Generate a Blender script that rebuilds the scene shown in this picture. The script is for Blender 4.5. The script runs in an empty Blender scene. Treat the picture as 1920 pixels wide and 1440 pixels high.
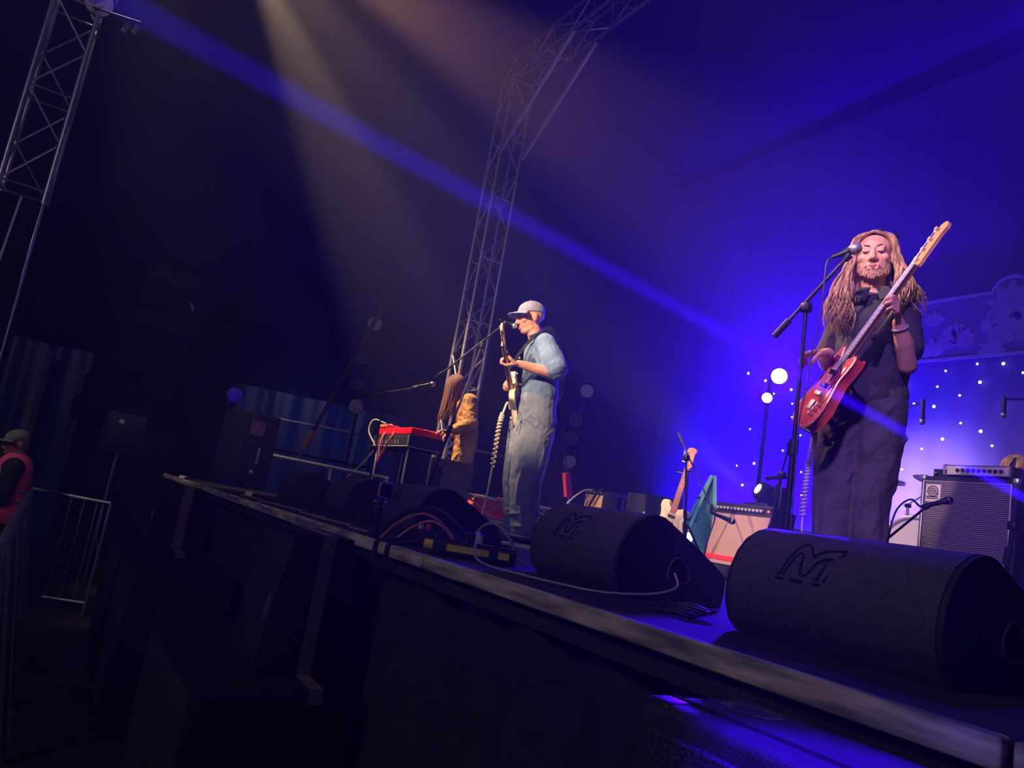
import bpy, bmesh, math, random
from mathutils import Vector as V, Matrix, Euler
rnd = random.Random(11)
SC = bpy.context.scene
COL = SC.collection
R = math.radians

# ---------------------------------------------------------------- camera
# World: X runs along the stage lip (towards the house right), Y runs upstage, Z is up, the deck is z = 0.
cam_data = bpy.data.cameras.new('camera')
cam_data.sensor_fit = 'HORIZONTAL'
cam_data.sensor_width = 36.0
cam_data.lens = 36.0 * 1442.0 / 1920.0
cam_data.clip_start = 0.02
cam_data.clip_end = 200
cam = bpy.data.objects.new('camera', cam_data)
COL.objects.link(cam)
_th, _pi, _ro = R(29.3), R(9.77), R(9.8)
_H = V((-math.cos(_th), math.sin(_th), 0)); _U = V((0, 0, 1)); _R = _H.cross(_U)
_F = _H * math.cos(_pi) + _U * math.sin(_pi); _U1 = _U * math.cos(_pi) - _H * math.sin(_pi)
_X = _R * math.cos(_ro) + _U1 * math.sin(_ro); _Y = -_R * math.sin(_ro) + _U1 * math.cos(_ro)
cam.matrix_world = Matrix(((_X.x, _Y.x, -_F.x, 0), (_X.y, _Y.y, -_F.y, 0), (_X.z, _Y.z, -_F.z, 0.19), (0, 0, 0, 1)))
SC.camera = cam

# ---------------------------------------------------------------- exposure, world haze
SC.view_settings.view_transform = 'Standard'
SC.view_settings.look = 'None'
SC.view_settings.exposure = 0.0
SC.view_settings.gamma = 1.0
SC.view_settings.use_curve_mapping = False
world = bpy.data.worlds.new('world'); SC.world = world
world.use_nodes = True
_n = world.node_tree.nodes; _l = world.node_tree.links
_n['Background'].inputs['Color'].default_value = (0.05, 0.08, 0.25, 1)
_n['Background'].inputs['Strength'].default_value = 0.0
_vs = _n.new('ShaderNodeVolumeScatter')
_vs.inputs['Color'].default_value = (1, 1, 1, 1)
_vs.inputs['Density'].default_value = 0.009
_vs.inputs['Anisotropy'].default_value = 0.5
_l.new(_vs.outputs[0], _n['World Output'].inputs['Volume'])
SC.cycles.max_bounces = 4
SC.cycles.diffuse_bounces = 2
SC.cycles.glossy_bounces = 2
SC.cycles.transmission_bounces = 3
SC.cycles.volume_bounces = 0
SC.cycles.sample_clamp_indirect = 4.0
SC.cycles.use_denoising = True

# ---------------------------------------------------------------- lamps of the rig, with added fill lights
def spot(name, loc, target, color, power, size_deg, blend=0.4, radius=0.08):
    d = bpy.data.lights.new(name, 'SPOT')
    d.color = color; d.energy = power; d.spot_size = R(size_deg); d.spot_blend = blend; d.shadow_soft_size = radius
    o = bpy.data.objects.new(name, d); COL.objects.link(o)
    o.location = loc
    o.rotation_euler = (V(target) - V(loc)).to_track_quat('-Z', 'Y').to_euler()
    return o
def area(name, loc, target, color, power, size, size_y=None):
    d = bpy.data.lights.new(name, 'AREA')
    d.color = color; d.energy = power; d.size = size
    if size_y: d.shape = 'RECTANGLE'; d.size_y = size_y
    o = bpy.data.objects.new(name, d); COL.objects.link(o)
    o.location = loc
    o.rotation_euler = (V(target) - V(loc)).to_track_quat('-Z', 'Y').to_euler()
    return o
BLUE = (0.05, 0.0, 1.0); WARM = (1.0, 0.62, 0.38); PURP = (0.35, 0.12, 1.0)
# front warm key spots on the truss above the crowd, aimed at the players
spot('front_key_spot', (-2.4, -3.0, 3.4), (-4.85, 3.0, 1.25), (1.0, 0.64, 0.38), 5200, 12, 0.6)
spot('front_key_spot', (-7.4, 0.0, 5.6), (-4.8, 3.0, 1.35), (1.0, 0.66, 0.40), 3000, 17, 0.5)
spot('front_key_spot', (-7.9, 0.7, 5.9), (-2.3, 3.2, 1.50), (1.0, 0.49, 0.29), 5800, 12, 0.7)
spot('front_key_spot', (-9.0, 0.4, 6.4), (-7.9, 4.0, 0.8), (1.0, 0.66, 0.38), 6500, 20, 0.6)
spot('amber_front_spot', (-8.2, -0.4, 6.4), (-5.6, 5.0, 2.4), (1.0, 0.64, 0.34), 4500, 22, 0.9)
spot('backline_front_spot', (-4.4, -1.6, 4.2), (-4.5, 4.6, 0.45), (1.0, 0.62, 0.50), 2600, 9, 0.6)
spot('backline_front_spot', (-1.0, -1.8, 3.6), (-2.95, 5.3, 0.9), (1.0, 0.66, 0.56), 2200, 8, 0.6)
# soft fill added on the crowd side, standing in for ambient bounce
area('crowd_side_fill', (-1.0, -5.0, 4.5), (-3.0, 2.5, 0.3), (1.0, 0.80, 0.84), 80, 3.0, 1.0)
# blue pencil beam cutting across the front of the stage
spot('blue_pencil_beam_spot', (-1.13, 2.734, 0.428), (-2.547, 1.276, 1.342), (0.03, 0.0, 1.0), 700000, 2.0, 0.3, 0.015)
spot('added_pit_light', (-0.5, 0.3, 5.0), (-0.66, 0.95, -0.06), (0.04, 0.0, 1.0), 15000, 6, 0.7, 0.05)  # added light with no known lamp; turns the pit box top blue
# upstage blue wash
spot('blue_wash_spot', (-6.14, 7.0, 2.33), (-1.2, 1.2, 4.4), (0.045, 0.0, 1.0), 11000, 92, 0.9, 0.1)
spot('blue_wash_spot', (-6.23, 6.9, 2.06), (-1.2, 1.2, 3.6), (0.045, 0.0, 1.0), 3000, 92, 0.9, 0.07)
area('blue_ground_row', (-6.4, 7.15, 0.12), (-6.4, 8.0, 1.2), (0.05, 0.0, 1.0), 430, 4.6, 0.15).data.spread = R(84)
spot('added_blue_backlight', (-3.6, 7.2, 6.0), (-0.8, 1.1, 0.0), (0.04, 0.0, 1.0), 700, 18, 0.6)  # added light, puts extra blue on the wedge and pit box tops
spot('floor_moving_head', (-5.40, 5.86, 0.84), (-6.2, 3.4, 2.4), (0.50, 0.32, 1.0), 1100, 24, 0.8, 0.05)
spot('drum_spot', (-5.45, 6.3, 0.30), (-5.05, 8.0, 0.95), (1.0, 0.80, 0.36), 5200, 52, 0.9)
spot('added_tarp_light', (-10.6, 2.6, 2.7), (-14.6, 3.9, 0.7), (0.8, 0.8, 1.0), 45, 50, 0.8)  # added to brighten the blue tarpaulin; no lamp is known there
spot('added_left_haze_light', (-8.6, -1.0, 6.6), (-9.6, 1.8, 0.0), (1.0, 0.80, 0.62), 900, 34, 0.9)  # added light that lifts the dark haze on the left
spot('purple_front_wash', (1.6, -3.2, 5.0), (-2.0, 3.3, 0.8), (0.50, 0.26, 1.0), 3200, 24, 0.8, 0.2)
spot('added_vest_light', (-6.4, -4.5, 4.0), (-8.9, -0.3, -0.2), (1.0, 0.85, 0.8), 160, 12, 0.8)  # added light to brighten the steward's pink vest
# ---------------------------------------------------------------- procedural materials
MATS = {}
def mat(name, color, rough=0.6, metal=0.0, var=0.12, scale=12.0, bump=0.0, bscale=60.0, emit=None, estr=0.0, spec=0.4, stretch=None):
    if name in MATS: return MATS[name]
    m = bpy.data.materials.new(name); m.use_nodes = True
    nt = m.node_tree; n = nt.nodes; l = nt.links
    b = n['Principled BSDF']
    b.inputs['Roughness'].default_value = rough
    b.inputs['Metallic'].default_value = metal
    b.inputs['Specular IOR Level'].default_value = spec
    tc = n.new('ShaderNodeTexCoord')
    src = tc.outputs['Object']
    if stretch:
        mp = n.new('ShaderNodeMapping'); mp.inputs['Scale'].default_value = stretch
        l.new(src, mp.inputs['Vector']); src = mp.outputs['Vector']
    nz = n.new('ShaderNodeTexNoise'); nz.inputs['Scale'].default_value = scale; nz.inputs['Detail'].default_value = 5
    l.new(src, nz.inputs['Vector'])
    cr = n.new('ShaderNodeValToRGB')
    c = color
    cr.color_ramp.elements[0].position = 0.3; cr.color_ramp.elements[1].position = 0.7
    cr.color_ramp.elements[0].color = (c[0] * (1 - var), c[1] * (1 - var), c[2] * (1 - var), 1)
    cr.color_ramp.elements[1].color = (min(1, c[0] * (1 + var)), min(1, c[1] * (1 + var)), min(1, c[2] * (1 + var)), 1)
    l.new(nz.outputs['Fac'], cr.inputs['Fac']); l.new(cr.outputs['Color'], b.inputs['Base Color'])
    if bump:
        nb = n.new('ShaderNodeTexNoise'); nb.inputs['Scale'].default_value = bscale; nb.inputs['Detail'].default_value = 4
        l.new(src, nb.inputs['Vector'])
        bp = n.new('ShaderNodeBump'); bp.inputs['Strength'].default_value = bump; bp.inputs['Distance'].default_value = 0.02
        l.new(nb.outputs['Fac'], bp.inputs['Height']); l.new(bp.outputs['Normal'], b.inputs['Normal'])
    if emit:
        b.inputs['Emission Color'].default_value = (*emit, 1); b.inputs['Emission Strength'].default_value = estr
    MATS[name] = m
    return m
def two_tone(name, c1, c2, scale, rough=0.6, lo=0.45, hi=0.55, kind='noise', stretch=None, metal=0.0):
    """a patterned material: noise patches or wave stripes between two colours"""
    if name in MATS: return MATS[name]
    m = bpy.data.materials.new(name); m.use_nodes = True
    nt = m.node_tree; n = nt.nodes; l = nt.links; b = n['Principled BSDF']
    b.inputs['Roughness'].default_value = rough; b.inputs['Metallic'].default_value = metal
    tc = n.new('ShaderNodeTexCoord'); src = tc.outputs['Object']
    if stretch:
        mp = n.new('ShaderNodeMapping'); mp.inputs['Scale'].default_value = stretch
        l.new(src, mp.inputs['Vector']); src = mp.outputs['Vector']
    if kind == 'noise':
        t = n.new('ShaderNodeTexNoise'); t.inputs['Detail'].default_value = 6
    else:
        t = n.new('ShaderNodeTexWave'); t.bands_direction = 'Z' if kind == 'wavez' else 'X'
        t.inputs['Distortion'].default_value = 0.6; t.inputs['Detail'].default_value = 2
    t.inputs['Scale'].default_value = scale
    l.new(src, t.inputs['Vector'])
    cr = n.new('ShaderNodeValToRGB')
    cr.color_ramp.elements[0].position = lo; cr.color_ramp.elements[1].position = hi
    cr.color_ramp.elements[0].color = (*c1, 1); cr.color_ramp.elements[1].color = (*c2, 1)
    l.new(t.outputs['Fac'], cr.inputs['Fac']); l.new(cr.outputs['Color'], b.inputs['Base Color'])
    bp = n.new('ShaderNodeBump'); bp.inputs['Strength'].default_value = 0.25; bp.inputs['Distance'].default_value = 0.01
    l.new(t.outputs['Fac'], bp.inputs['Height']); l.new(bp.outputs['Normal'], b.inputs['Normal'])
    MATS[name] = m
    return m

# ---------------------------------------------------------------- mesh building
ROOT = {}     # object name -> matrix of its thing's base
def frame_to(d):
    d = V(d).normalized()
    u = V((0, 0, 1)) if abs(d.z) < 0.95 else V((1, 0, 0))
    a = d.cross(u).normalized()
    return a, d.cross(a).normalized(), d
class MB:
    def __init__(s): s.v = []; s.f = []
    def add(s, vs, fs):
        o = len(s.v); s.v += [V(p) for p in vs]; s.f += [tuple(i + o for i in f) for f in fs]; return s
    def box(s, c, size, rot=None, bev=0.0):
        x, y, z = (k / 2 for k in size); c = V(c)
        if bev <= 0:
            vs = [V((i * x, j * y, k * z)) for i in (-1, 1) for j in (-1, 1) for k in (-1, 1)]
            fs = [(0, 1, 3, 2), (4, 6, 7, 5), (0, 4, 5, 1), (2, 3, 7, 6), (0, 2, 6, 4), (1, 5, 7, 3)]
        else:
            bm = bmesh.new(); bmesh.ops.create_cube(bm, size=1)
            for p in bm.verts: p.co = V((p.co.x * 2 * x, p.co.y * 2 * y, p.co.z * 2 * z))
            bmesh.ops.bevel(bm, geom=bm.edges[:], offset=bev, segments=3, profile=0.5, affect='EDGES')
            bm.verts.index_update()
            vs = [p.co.copy() for p in bm.verts]; fs = [tuple(q.index for q in f.verts) for f in bm.faces]; bm.free()
        m = (rot if isinstance(rot, Matrix) else Euler(rot).to_matrix()) if rot else None
        return s.add([(m @ p if m else p) + c for p in vs], fs)
    def tube(s, pts, r, n=8, caps=True, flat=1.0):
        pts = [V(p) for p in pts]; k = len(pts)
        rs = list(r) if hasattr(r, '__len__') else [r] * k
        vs = []; fs = []; a = None
        for i, p in enumerate(pts):
            d = (pts[min(i + 1, k - 1)] - pts[max(i - 1, 0)])
            if d.length < 1e-9: d = V((0, 0, 1))
            d.normalize()
            if a is None: a = frame_to(d)[0]
            else:
                a = a - d * a.dot(d)
                a = a.normalized() if a.length > 1e-6 else frame_to(d)[0]
            b = d.cross(a)
            for j in range(n):
                t = 2 * math.pi * j / n
                vs.append(p + (a * math.cos(t) + b * math.sin(t) * flat) * rs[i])
        for i in range(k - 1):
            for j in range(n):
                j2 = (j + 1) % n
                fs.append((i * n + j, i * n + j2, (i + 1) * n + j2, (i + 1) * n + j))
        if caps: fs.append(tuple(range(n - 1, -1, -1))); fs.append(tuple((k - 1) * n + j for j in range(n)))
        return s.add(vs, fs)
    def cyl(s, p0, p1, r0, r1=None, n=16): return s.tube([p0, p1], [r0, r0 if r1 is None else r1], n)
    def cap(s, p0, r0, p1, r1, n=14, m=4):
        """closed tapered capsule"""
        p0 = V(p0); p1 = V(p1); d = p1 - p0
        d = d.normalized() if d.length > 1e-6 else V((0, 0, 1))
        pts = []; rs = []
        for i in range(m + 1):
            t = math.pi / 2 * i / m; pts.append(p0 - d * r0 * math.cos(t)); rs.append(max(r0 * math.sin(t), 1e-4))
        for i in range(m + 1):
            t = math.pi / 2 * i / m; pts.append(p1 + d * r1 * math.sin(t)); rs.append(max(r1 * math.cos(t), 1e-4))
        return s.tube(pts, rs, n)
    def chain(s, pts, rs, n=14):
        for i in range(len(pts) - 1): s.cap(pts[i], rs[i], pts[i + 1], rs[i + 1], n)
        return s
    def ball(s, c, rad, rot=None, n=16, m=10):
        if not hasattr(rad, '__len__'): rad = (rad,) * 3
        mt = Euler(rot).to_matrix() if rot else Matrix.Identity(3)
        c = V(c); vs = []; fs = []
        for i in range(1, m):
            t = math.pi * i / m
            for j in range(n):
                q = 2 * math.pi * j / n
                vs.append(c + mt @ V((rad[0] * math.sin(t) * math.cos(q), rad[1] * math.sin(t) * math.sin(q), rad[2] * math.cos(t))))
        top = len(vs); vs += [c + mt @ V((0, 0, rad[2])), c + mt @ V((0, 0, -rad[2]))]
        for i in range(m - 2):
            for j in range(n):
                fs.append((i * n + j, (i + 1) * n + j, (i + 1) * n + (j + 1) % n, i * n + (j + 1) % n))
        for j in range(n):
            fs.append((top, j, (j + 1) % n)); fs.append((top + 1, (m - 2) * n + (j + 1) % n, (m - 2) * n + j))
        return s.add(vs, fs)
    def lathe(s, prof, o=(0, 0, 0), axis=(0, 0, 1), n=24):
        a, b, d = frame_to(axis); o = V(o); vs = []; fs = []; k = len(prof)
        for r, h in prof:
            for j in range(n):
                t = 2 * math.pi * j / n
                vs.append(o + d * h + (a * math.cos(t) + b * math.sin(t)) * max(r, 1e-4))
        for i in range(k - 1):
            for j in range(n): fs.append((i * n + j, i * n + (j + 1) % n, (i + 1) * n + (j + 1) % n, (i + 1) * n + j))
        fs.append(tuple(range(n - 1, -1, -1))); fs.append(tuple((k - 1) * n + j for j in range(n)))
        return s.add(vs, fs)
    def prism(s, poly, h, m=None, inset=0.0):
        """2-D outline in local xy extruded along local z by h, placed by matrix m; inset rounds the rims"""
        m = m or Matrix.Identity(4); k = len(poly)
        cx = sum(p[0] for p in poly) / k; cy = sum(p[1] for p in poly) / k
        def ring(z, i):
            out = []
            for j, p in enumerate(poly):
                a = V(poly[j - 1]); b = V(poly[(j + 1) % k]); t = (b - a)
                t = V((t.x, t.y)).normalized() if t.length > 1e-9 else V((1, 0))
                nrm = V((t.y, -t.x))
                out.append(m @ V((p[0] - nrm.x * i, p[1] - nrm.y * i, z)))
            return out
        if inset > 0: lay = [ring(0, inset), ring(inset * .3, inset * .3), ring(inset, 0), ring(h - inset, 0), ring(h - inset * .3, inset * .3), ring(h, inset)]
        else: lay = [ring(0, 0), ring(h, 0)]
        vs = [p for L in lay for p in L]; fs = []
        for i in range(len(lay) - 1):
            for j in range(k): fs.append((i * k + j, i * k + (j + 1) % k, (i + 1) * k + (j + 1) % k, (i + 1) * k + j))
        fs.append(tuple(range(k - 1, -1, -1))); fs.append(tuple((len(lay) - 1) * k + j for j in range(k)))
        return s.add(vs, fs)
    def grid(s, fn, nu, nv, closed=False):
        vs = [fn(i / (nu - 1), j / (nv - 1)) for j in range(nv) for i in range(nu)]
        fs = [(j * nu + i, j * nu + i + 1, (j + 1) * nu + i + 1, (j + 1) * nu + i) for j in range(nv - 1) for i in range(nu - 1)]
        return s.add(vs, fs)
    def build(s, name, material, parent=None, world=False, smooth=True, angle=40, remesh=0, smoothing=0, disp=None, solid=0, subsurf=0):
        vs = s.v
        if world and parent is not None:
            inv = ROOT[parent.name].inverted(); vs = [inv @ p for p in vs]
        me = bpy.data.meshes.new(name)
        me.from_pydata([tuple(p) for p in vs], [], s.f)
        bm = bmesh.new(); bm.from_mesh(me); bmesh.ops.recalc_face_normals(bm, faces=bm.faces[:]); bm.to_mesh(me); bm.free()
        me.materials.append(material)
        if smooth:
            me.polygons.foreach_set('use_smooth', [True] * len(me.polygons))
            if not remesh:
                try: me.set_sharp_from_angle(angle=R(angle))
                except Exception: pass
        o = bpy.data.objects.new(name, me); COL.objects.link(o)
        if parent is not None:
            o.parent = parent; ROOT[o.name] = ROOT[parent.name]
        else: ROOT[o.name] = Matrix.Identity(4)
        if remesh:
            q = o.modifiers.new('blend', 'REMESH'); q.mode = 'VOXEL'; q.voxel_size = remesh; q.use_smooth_shade = True
            if smoothing:
                q = o.modifiers.new('relax', 'SMOOTH'); q.iterations = smoothing; q.factor = 0.5
        if solid:
            q = o.modifiers.new('thick', 'SOLIDIFY'); q.thickness = solid; q.offset = 0
        if subsurf:
            q = o.modifiers.new('round', 'SUBSURF'); q.levels = subsurf; q.render_levels = subsurf
        if disp:
            tx = bpy.data.textures.new(name + '_folds', 'CLOUDS'); tx.noise_scale = disp[1]; tx.noise_depth = 2
            q = o.modifiers.new('folds', 'DISPLACE'); q.texture = tx; q.strength = disp[0]; q.mid_level = 0.5; q.texture_coords = 'LOCAL'
        return o
def thing(name, label, cat, loc=(0, 0, 0), rz=0.0, group=None, rot=None):
    o = bpy.data.objects.new(name, None); COL.objects.link(o)
    o.empty_display_size = 0.1
    o.location = loc
    e = Euler(rot) if rot else Euler((0, 0, rz))
    o.rotation_euler = e
    o['label'] = label; o['category'] = cat
    if group: o['group'] = group
    ROOT[o.name] = Matrix.LocRotScale(V(loc), e, V((1, 1, 1)))
    return o
def tag(o, label, cat, group=None, kind=None):
    o['label'] = label; o['category'] = cat
    if group: o['group'] = group
    if kind: o['kind'] = kind
    return o
def struct(o): o['kind'] = 'structure'; return o
def dup(root, loc, rz=None, label=None, rot=None):
    r = root.copy(); COL.objects.link(r); r.location = loc
    if rz is not None: r.rotation_euler = (0, 0, rz)
    if rot is not None: r.rotation_euler = rot
    if label: r['label'] = label
    ROOT[r.name] = Matrix.LocRotScale(V(loc), r.rotation_euler, V((1, 1, 1)))
    for ch in list(root.children):
        c = ch.copy(); COL.objects.link(c); c.parent = r; ROOT[c.name] = ROOT[r.name]
        for g in ch.children:
            d = g.copy(); COL.objects.link(d); d.parent = c; ROOT[d.name] = ROOT[r.name]
    return r
def smooth_path(pts, n=8):
    """Catmull-Rom through the points"""
    P = [V(p) for p in pts]; P = [P[0] * 2 - P[1]] + P + [P[-1] * 2 - P[-2]]; out = []
    for i in range(1, len(P) - 2):
        for k in range(n):
            t = k / n
            out.append(0.5 * (2 * P[i] + (P[i + 1] - P[i - 1]) * t + (2 * P[i - 1] - 5 * P[i] + 4 * P[i + 1] - P[i + 2]) * t * t + (3 * P[i] - P[i - 1] - 3 * P[i + 1] + P[i + 2]) * t ** 3))
    return out + [P[-2]]
def smooth_loop(pts, n=6):
    k = len(pts); P = [V((p[0], p[1], 0)) for p in pts]; out = []
    for i in range(k):
        a, b, c, d = P[i - 1], P[i], P[(i + 1) % k], P[(i + 2) % k]
        for q in range(n):
            t = q / n
            w = 0.5 * (2 * b + (c - a) * t + (2 * a - 5 * b + 4 * c - d) * t * t + (3 * b - a - 3 * c + d) * t ** 3)
            out.append((w.x, w.y))
    return out
# ---------------------------------------------------------------- the tent, the ground and the stage
GZ = -1.5
m_deck = mat('deck_ply', (0.030, 0.024, 0.022), 0.8, spec=0.2, var=0.35, scale=6, bump=0.15, bscale=40)
m_lip = two_tone('worn_edge_paint', (0.12, 0.105, 0.09), (0.55, 0.49, 0.41), 26, 0.75, 0.36, 0.66, stretch=(0.16, 1.2, 1.2))
m_skirt = mat('stage_skirt', (0.012, 0.012, 0.016), 0.8, var=0.6, scale=14, bump=0.3, bscale=30)
m_ground = mat('trodden_ground', (0.035, 0.028, 0.020), 0.95, var=0.5, scale=5, bump=0.5, bscale=25)
m_tarp = mat('tarpaulin_sidewall', (0.016, 0.055, 0.24), 0.38, var=0.25, scale=1.2, bump=0.5, bscale=3.0, spec=0.5)
m_roof = mat('tent_canvas', (0.02, 0.03, 0.10), 0.75, var=0.2, scale=1.0)
struct(MB().box((-11, -2, GZ - 0.1), (60, 60, 0.2)).build('ground', m_ground))
struct(MB().box((-3.6, 4.98, -0.05), (14.0, 7.46, 0.1)).build('floor', m_deck))
b = MB()
for i in range(7): b.box((-10.6 + i * 2.0 + 0.995, 1.235, -0.018), (1.985, 0.03, 0.05), bev=0.006)
struct(b.build('trim_1', m_lip))
def skirt_fn(u, v):
    x = -10.6 + 14.0 * u
    return V((x, 1.30 + 0.025 * math.sin(x * 17) + 0.02 * math.sin(x * 7.3), GZ + (0 - GZ - 0.1) * v))
struct(MB().grid(skirt_fn, 260, 5).build('wall_stage_front', m_skirt))
# sidewalls of blue tarpaulin, pleated, 3 m high, then the canvas roof rising to a ridge
def pleat(p0, p1, z0, z1, n, amp):
    p0 = V(p0); p1 = V(p1); d = p1 - p0; nr = V((-d.y, d.x, 0)).normalized()
    def fn(u, v):
        q = p0 + d * u + nr * (amp * (math.sin(u * n) + 0.6 * math.sin(u * n * 2.3 + 1 + 2 * v)) * (0.35 + 0.65 * (1 - v)))
        return V((q.x, q.y, z0 + (z1 - z0) * v))
    return fn
WT = 1.78
w = MB().grid(pleat((-16.9, -10, 0), (-14.6, 4.5, 0), GZ, WT, 120, 0.05), 240, 8)
w.grid(pleat((-14.6, 4.5, 0), (-11.0, 22, 0), GZ, WT, 140, 0.05), 160, 8)
struct(w.build('wall_left', m_tarp))
struct(MB().grid(pleat((-11.0, 22, 0), (12, 22, 0), GZ, WT, 120, 0.05), 200, 8).build('wall_back', m_tarp))
c = MB()
def roof(p0, p1, q0, q1):
    p0, p1, q0, q1 = map(V, (p0, p1, q0, q1))
    def fn(u, v):
        s = (p0.lerp(p1, u)).lerp(q0.lerp(q1, u), v)
        return s - V((0, 0, 0.9 * math.sin(math.pi * v)))
    return fn
T0 = (-9, -3, 11.5); T1 = (0, -3, 12.5)
c.grid(roof((-16.9, -10, WT), (-14.6, 4.5, WT), T0, T0), 30, 20)
c.grid(roof((-14.6, 4.5, WT), (-11.0, 22, WT), T0, T0), 30, 20)
c.grid(roof((-11.0, 22, WT), (12, 22, WT), T0, T1), 30, 20)
c.grid(roof((12, 22, WT), (12, -10, WT), T1, T1), 30, 20)
c.grid(roof((12, -10, WT), (-16.9, -10, WT), T1, T0), 30, 20)
struct(c.build('ceiling', m_roof))
# ---------------------------------------------------------------- trusses, hanging lamps, ropes, tent poles
m_alu = mat('aluminium_tube', (0.55, 0.55, 0.57), 0.38, 0.85, var=0.15, scale=25)
m_dark = mat('black_metal', (0.015, 0.015, 0.017), 0.45, 0.3, var=0.3)
m_black = mat('black_paint_box', (0.016, 0.016, 0.018), 0.62, var=0.4, scale=30, bump=0.25, bscale=260)
m_cloth = mat('black_molton', (0.006, 0.006, 0.008), 0.95, var=0.5, scale=8)
m_rope = mat('polyester_rope', (0.055, 0.05, 0.05), 0.8, var=0.3, scale=80)
m_lens = mat('frosted_lens', (0.42, 0.38, 0.38), 0.35, var=0.15, scale=60)
m_steel = mat('dull_steel', (0.30, 0.30, 0.32), 0.42, 0.7, var=0.3, scale=30)
m_white = mat('off_white', (0.62, 0.60, 0.56), 0.6, var=0.1)

def box_truss(name, label, p0, p1, w, up, bay=0.42, group=None, r=0.024, rb=0.011):
    p0 = V(p0); p1 = V(p1); d = (p1 - p0).normalized(); u = V(up); u = (u - d * u.dot(d)).normalized(); s = d.cross(u)
    root = thing(name, label, 'truss', p0, group=group)
    L = (p1 - p0).length; h = w / 2
    cs = [(-h, -h), (h, -h), (h, h), (-h, h)]
    for a, b in cs:
        MB().tube([p0 + s * a + u * b, p1 + s * a + u * b], r, 10).build('chord', m_alu, root, world=True)
    m = MB(); n = max(1, round(L / bay)); st = L / n
    for k in range(4):
        a = s * cs[k][0] + u * cs[k][1]; b = s * cs[(k + 1) % 4][0] + u * cs[(k + 1) % 4][1]
        for i in range(n):
            q0 = p0 + d * (i * st); q1 = p0 + d * ((i + 1) * st)
            if (i + k) % 2: m.tube([q0 + a, q1 + b], rb, 6)
            else: m.tube([q0 + b, q1 + a], rb, 6)
            if i % 2 == 0: m.tube([q0 + a, q0 + b], rb, 6)
        m.tube([p1 + a, p1 + b], rb, 6); m.tube([p0 + a, p0 + b], rb, 6)
    m.build('lattice', m_alu, root, world=True)
    return root
TW = (-8.48, 4.08)
box_truss('truss_tower', 'silver box truss tower rising behind the singer in the pale cap', (TW[0], TW[1], 0.02), (TW[0], TW[1], 5.75), 0.30, (1, 0, 0))
hd = box_truss('roof_truss', 'silver horizontal roof truss running out from the top of the middle tower', (-8.70, 4.08, 5.93), (-3.4, 4.08, 5.93), 0.30, (0, 0, 1))
for y in (3.92, 4.24):
    MB().tube([(-8.30, y, 4.72), (-6.95, y, 5.74)], 0.028, 10).build('knee_brace', m_alu, hd, world=True)
bt = box_truss('base_truss', 'silver floor truss lying on the deck behind the singer', (-8.33, 4.36, 0.25), (-8.33, 8.4, 0.25), 0.26, (0, 0, 1), bay=0.5)
fb = MB()
for y in (4.6, 6.4, 8.2): fb.box((-8.33, y, 0.055), (0.34, 0.12, 0.11))
fb.build('foot', m_dark, bt, world=True)
# left tower stands on the ground beside the stage, its lower half sleeved in black cloth
LT = (-8.95, -0.86)
lt = box_truss('truss_tower', 'silver box truss tower at the left edge with a black cloth sleeve below', (LT[0], LT[1], GZ), (LT[0], LT[1], 6.6), 0.40, (1, 0, 0), bay=0.5)
def sleeve(u, v):
    a = 2 * math.pi * u; r = 0.31 + 0.015 * math.sin(a * 9 + v * 5)
    return V((LT[0] + r * max(-.78, min(.78, math.cos(a))), LT[1] + r * max(-.78, min(.78, math.sin(a))), GZ + (2.42 - GZ) * v))
MB().grid(sleeve, 72, 12).build('cloth_sleeve', m_cloth, lt, world=True)
MB().tube([(LT[0] + .26, LT[1] + 0.02, 2.42), (LT[0] + .25, LT[1] - 0.03, 1.2), (LT[0] + .25, LT[1] - .1, 0.2)], 0.012, 8).build('strap', m_white, lt, world=True)

def par_lamp(label, loc, aim, group=None, r=0.11, lens=None, led=False):
    root = thing('stage_lamp', label, 'stage lamp', loc, group=group)
    aim = V(aim).normalized()
    MB().lathe([(r * .45, -0.26), (r * .75, -0.24), (r * .8, -0.10), (r * 1.04, -0.02), (r * 1.06, 0.0), (r * .98, 0.0), (r * .98, -0.01)], (0, 0, 0), aim, 28).build('housing', m_dark, root)
    if led:
        m = MB(); a, b, d = frame_to(aim)
        for i in range(19):
            q = 0 if i == 0 else (i - 1) % 6 * 60 if i < 7 else (i - 7) * 30
            rr = 0 if i == 0 else r * .42 if i < 7 else r * .80
            m.ball(a * rr * math.cos(R(q)) + b * rr * math.sin(R(q)) + d * 0.002, r * .17, n=8, m=6)
        m.build('lens', lens or m_lens, root)
    else:
        MB().lathe([(0.001, 0.012), (r * .5, 0.010), (r * .97, 0.0), (r * .97, -0.012)], (0, 0, 0), aim, 28).build('lens', lens or m_lens, root)
    a, b, d = frame_to(aim)
    MB().tube(smooth_path([a * r * 1.1 - d * .1, a * r * 1.15 - d * .05 + b * r * -1.0 * 0, a * r * .9 - d * .18 + V((0, 0, r * 1.1)), -a * r * .9 - d * .18 + V((0, 0, r * 1.1)), -a * r * 1.1 - d * .1], 4), 0.012, 6).build('yoke', m_dark, root)
    return root
def lamp_pole(label, x, y, z0, z1):
    root = thing('lamp_stand', label, 'lamp stand', (x, y, z0))
    MB().tube([(0, 0, 0), (0, 0, z1 - z0)], 0.024, 10).build('pole', m_dark, root)
    m = MB()
    for a in (30, 150, 270): m.tube([(0, 0, 0.42), (0.42 * math.cos(R(a)), 0.42 * math.sin(R(a)), 0.02)], 0.014, 8)
    m.build('tripod', m_dark, root)
    return root
toC = lambda p: V((0, 0, 0.3)) - V(p)
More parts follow.
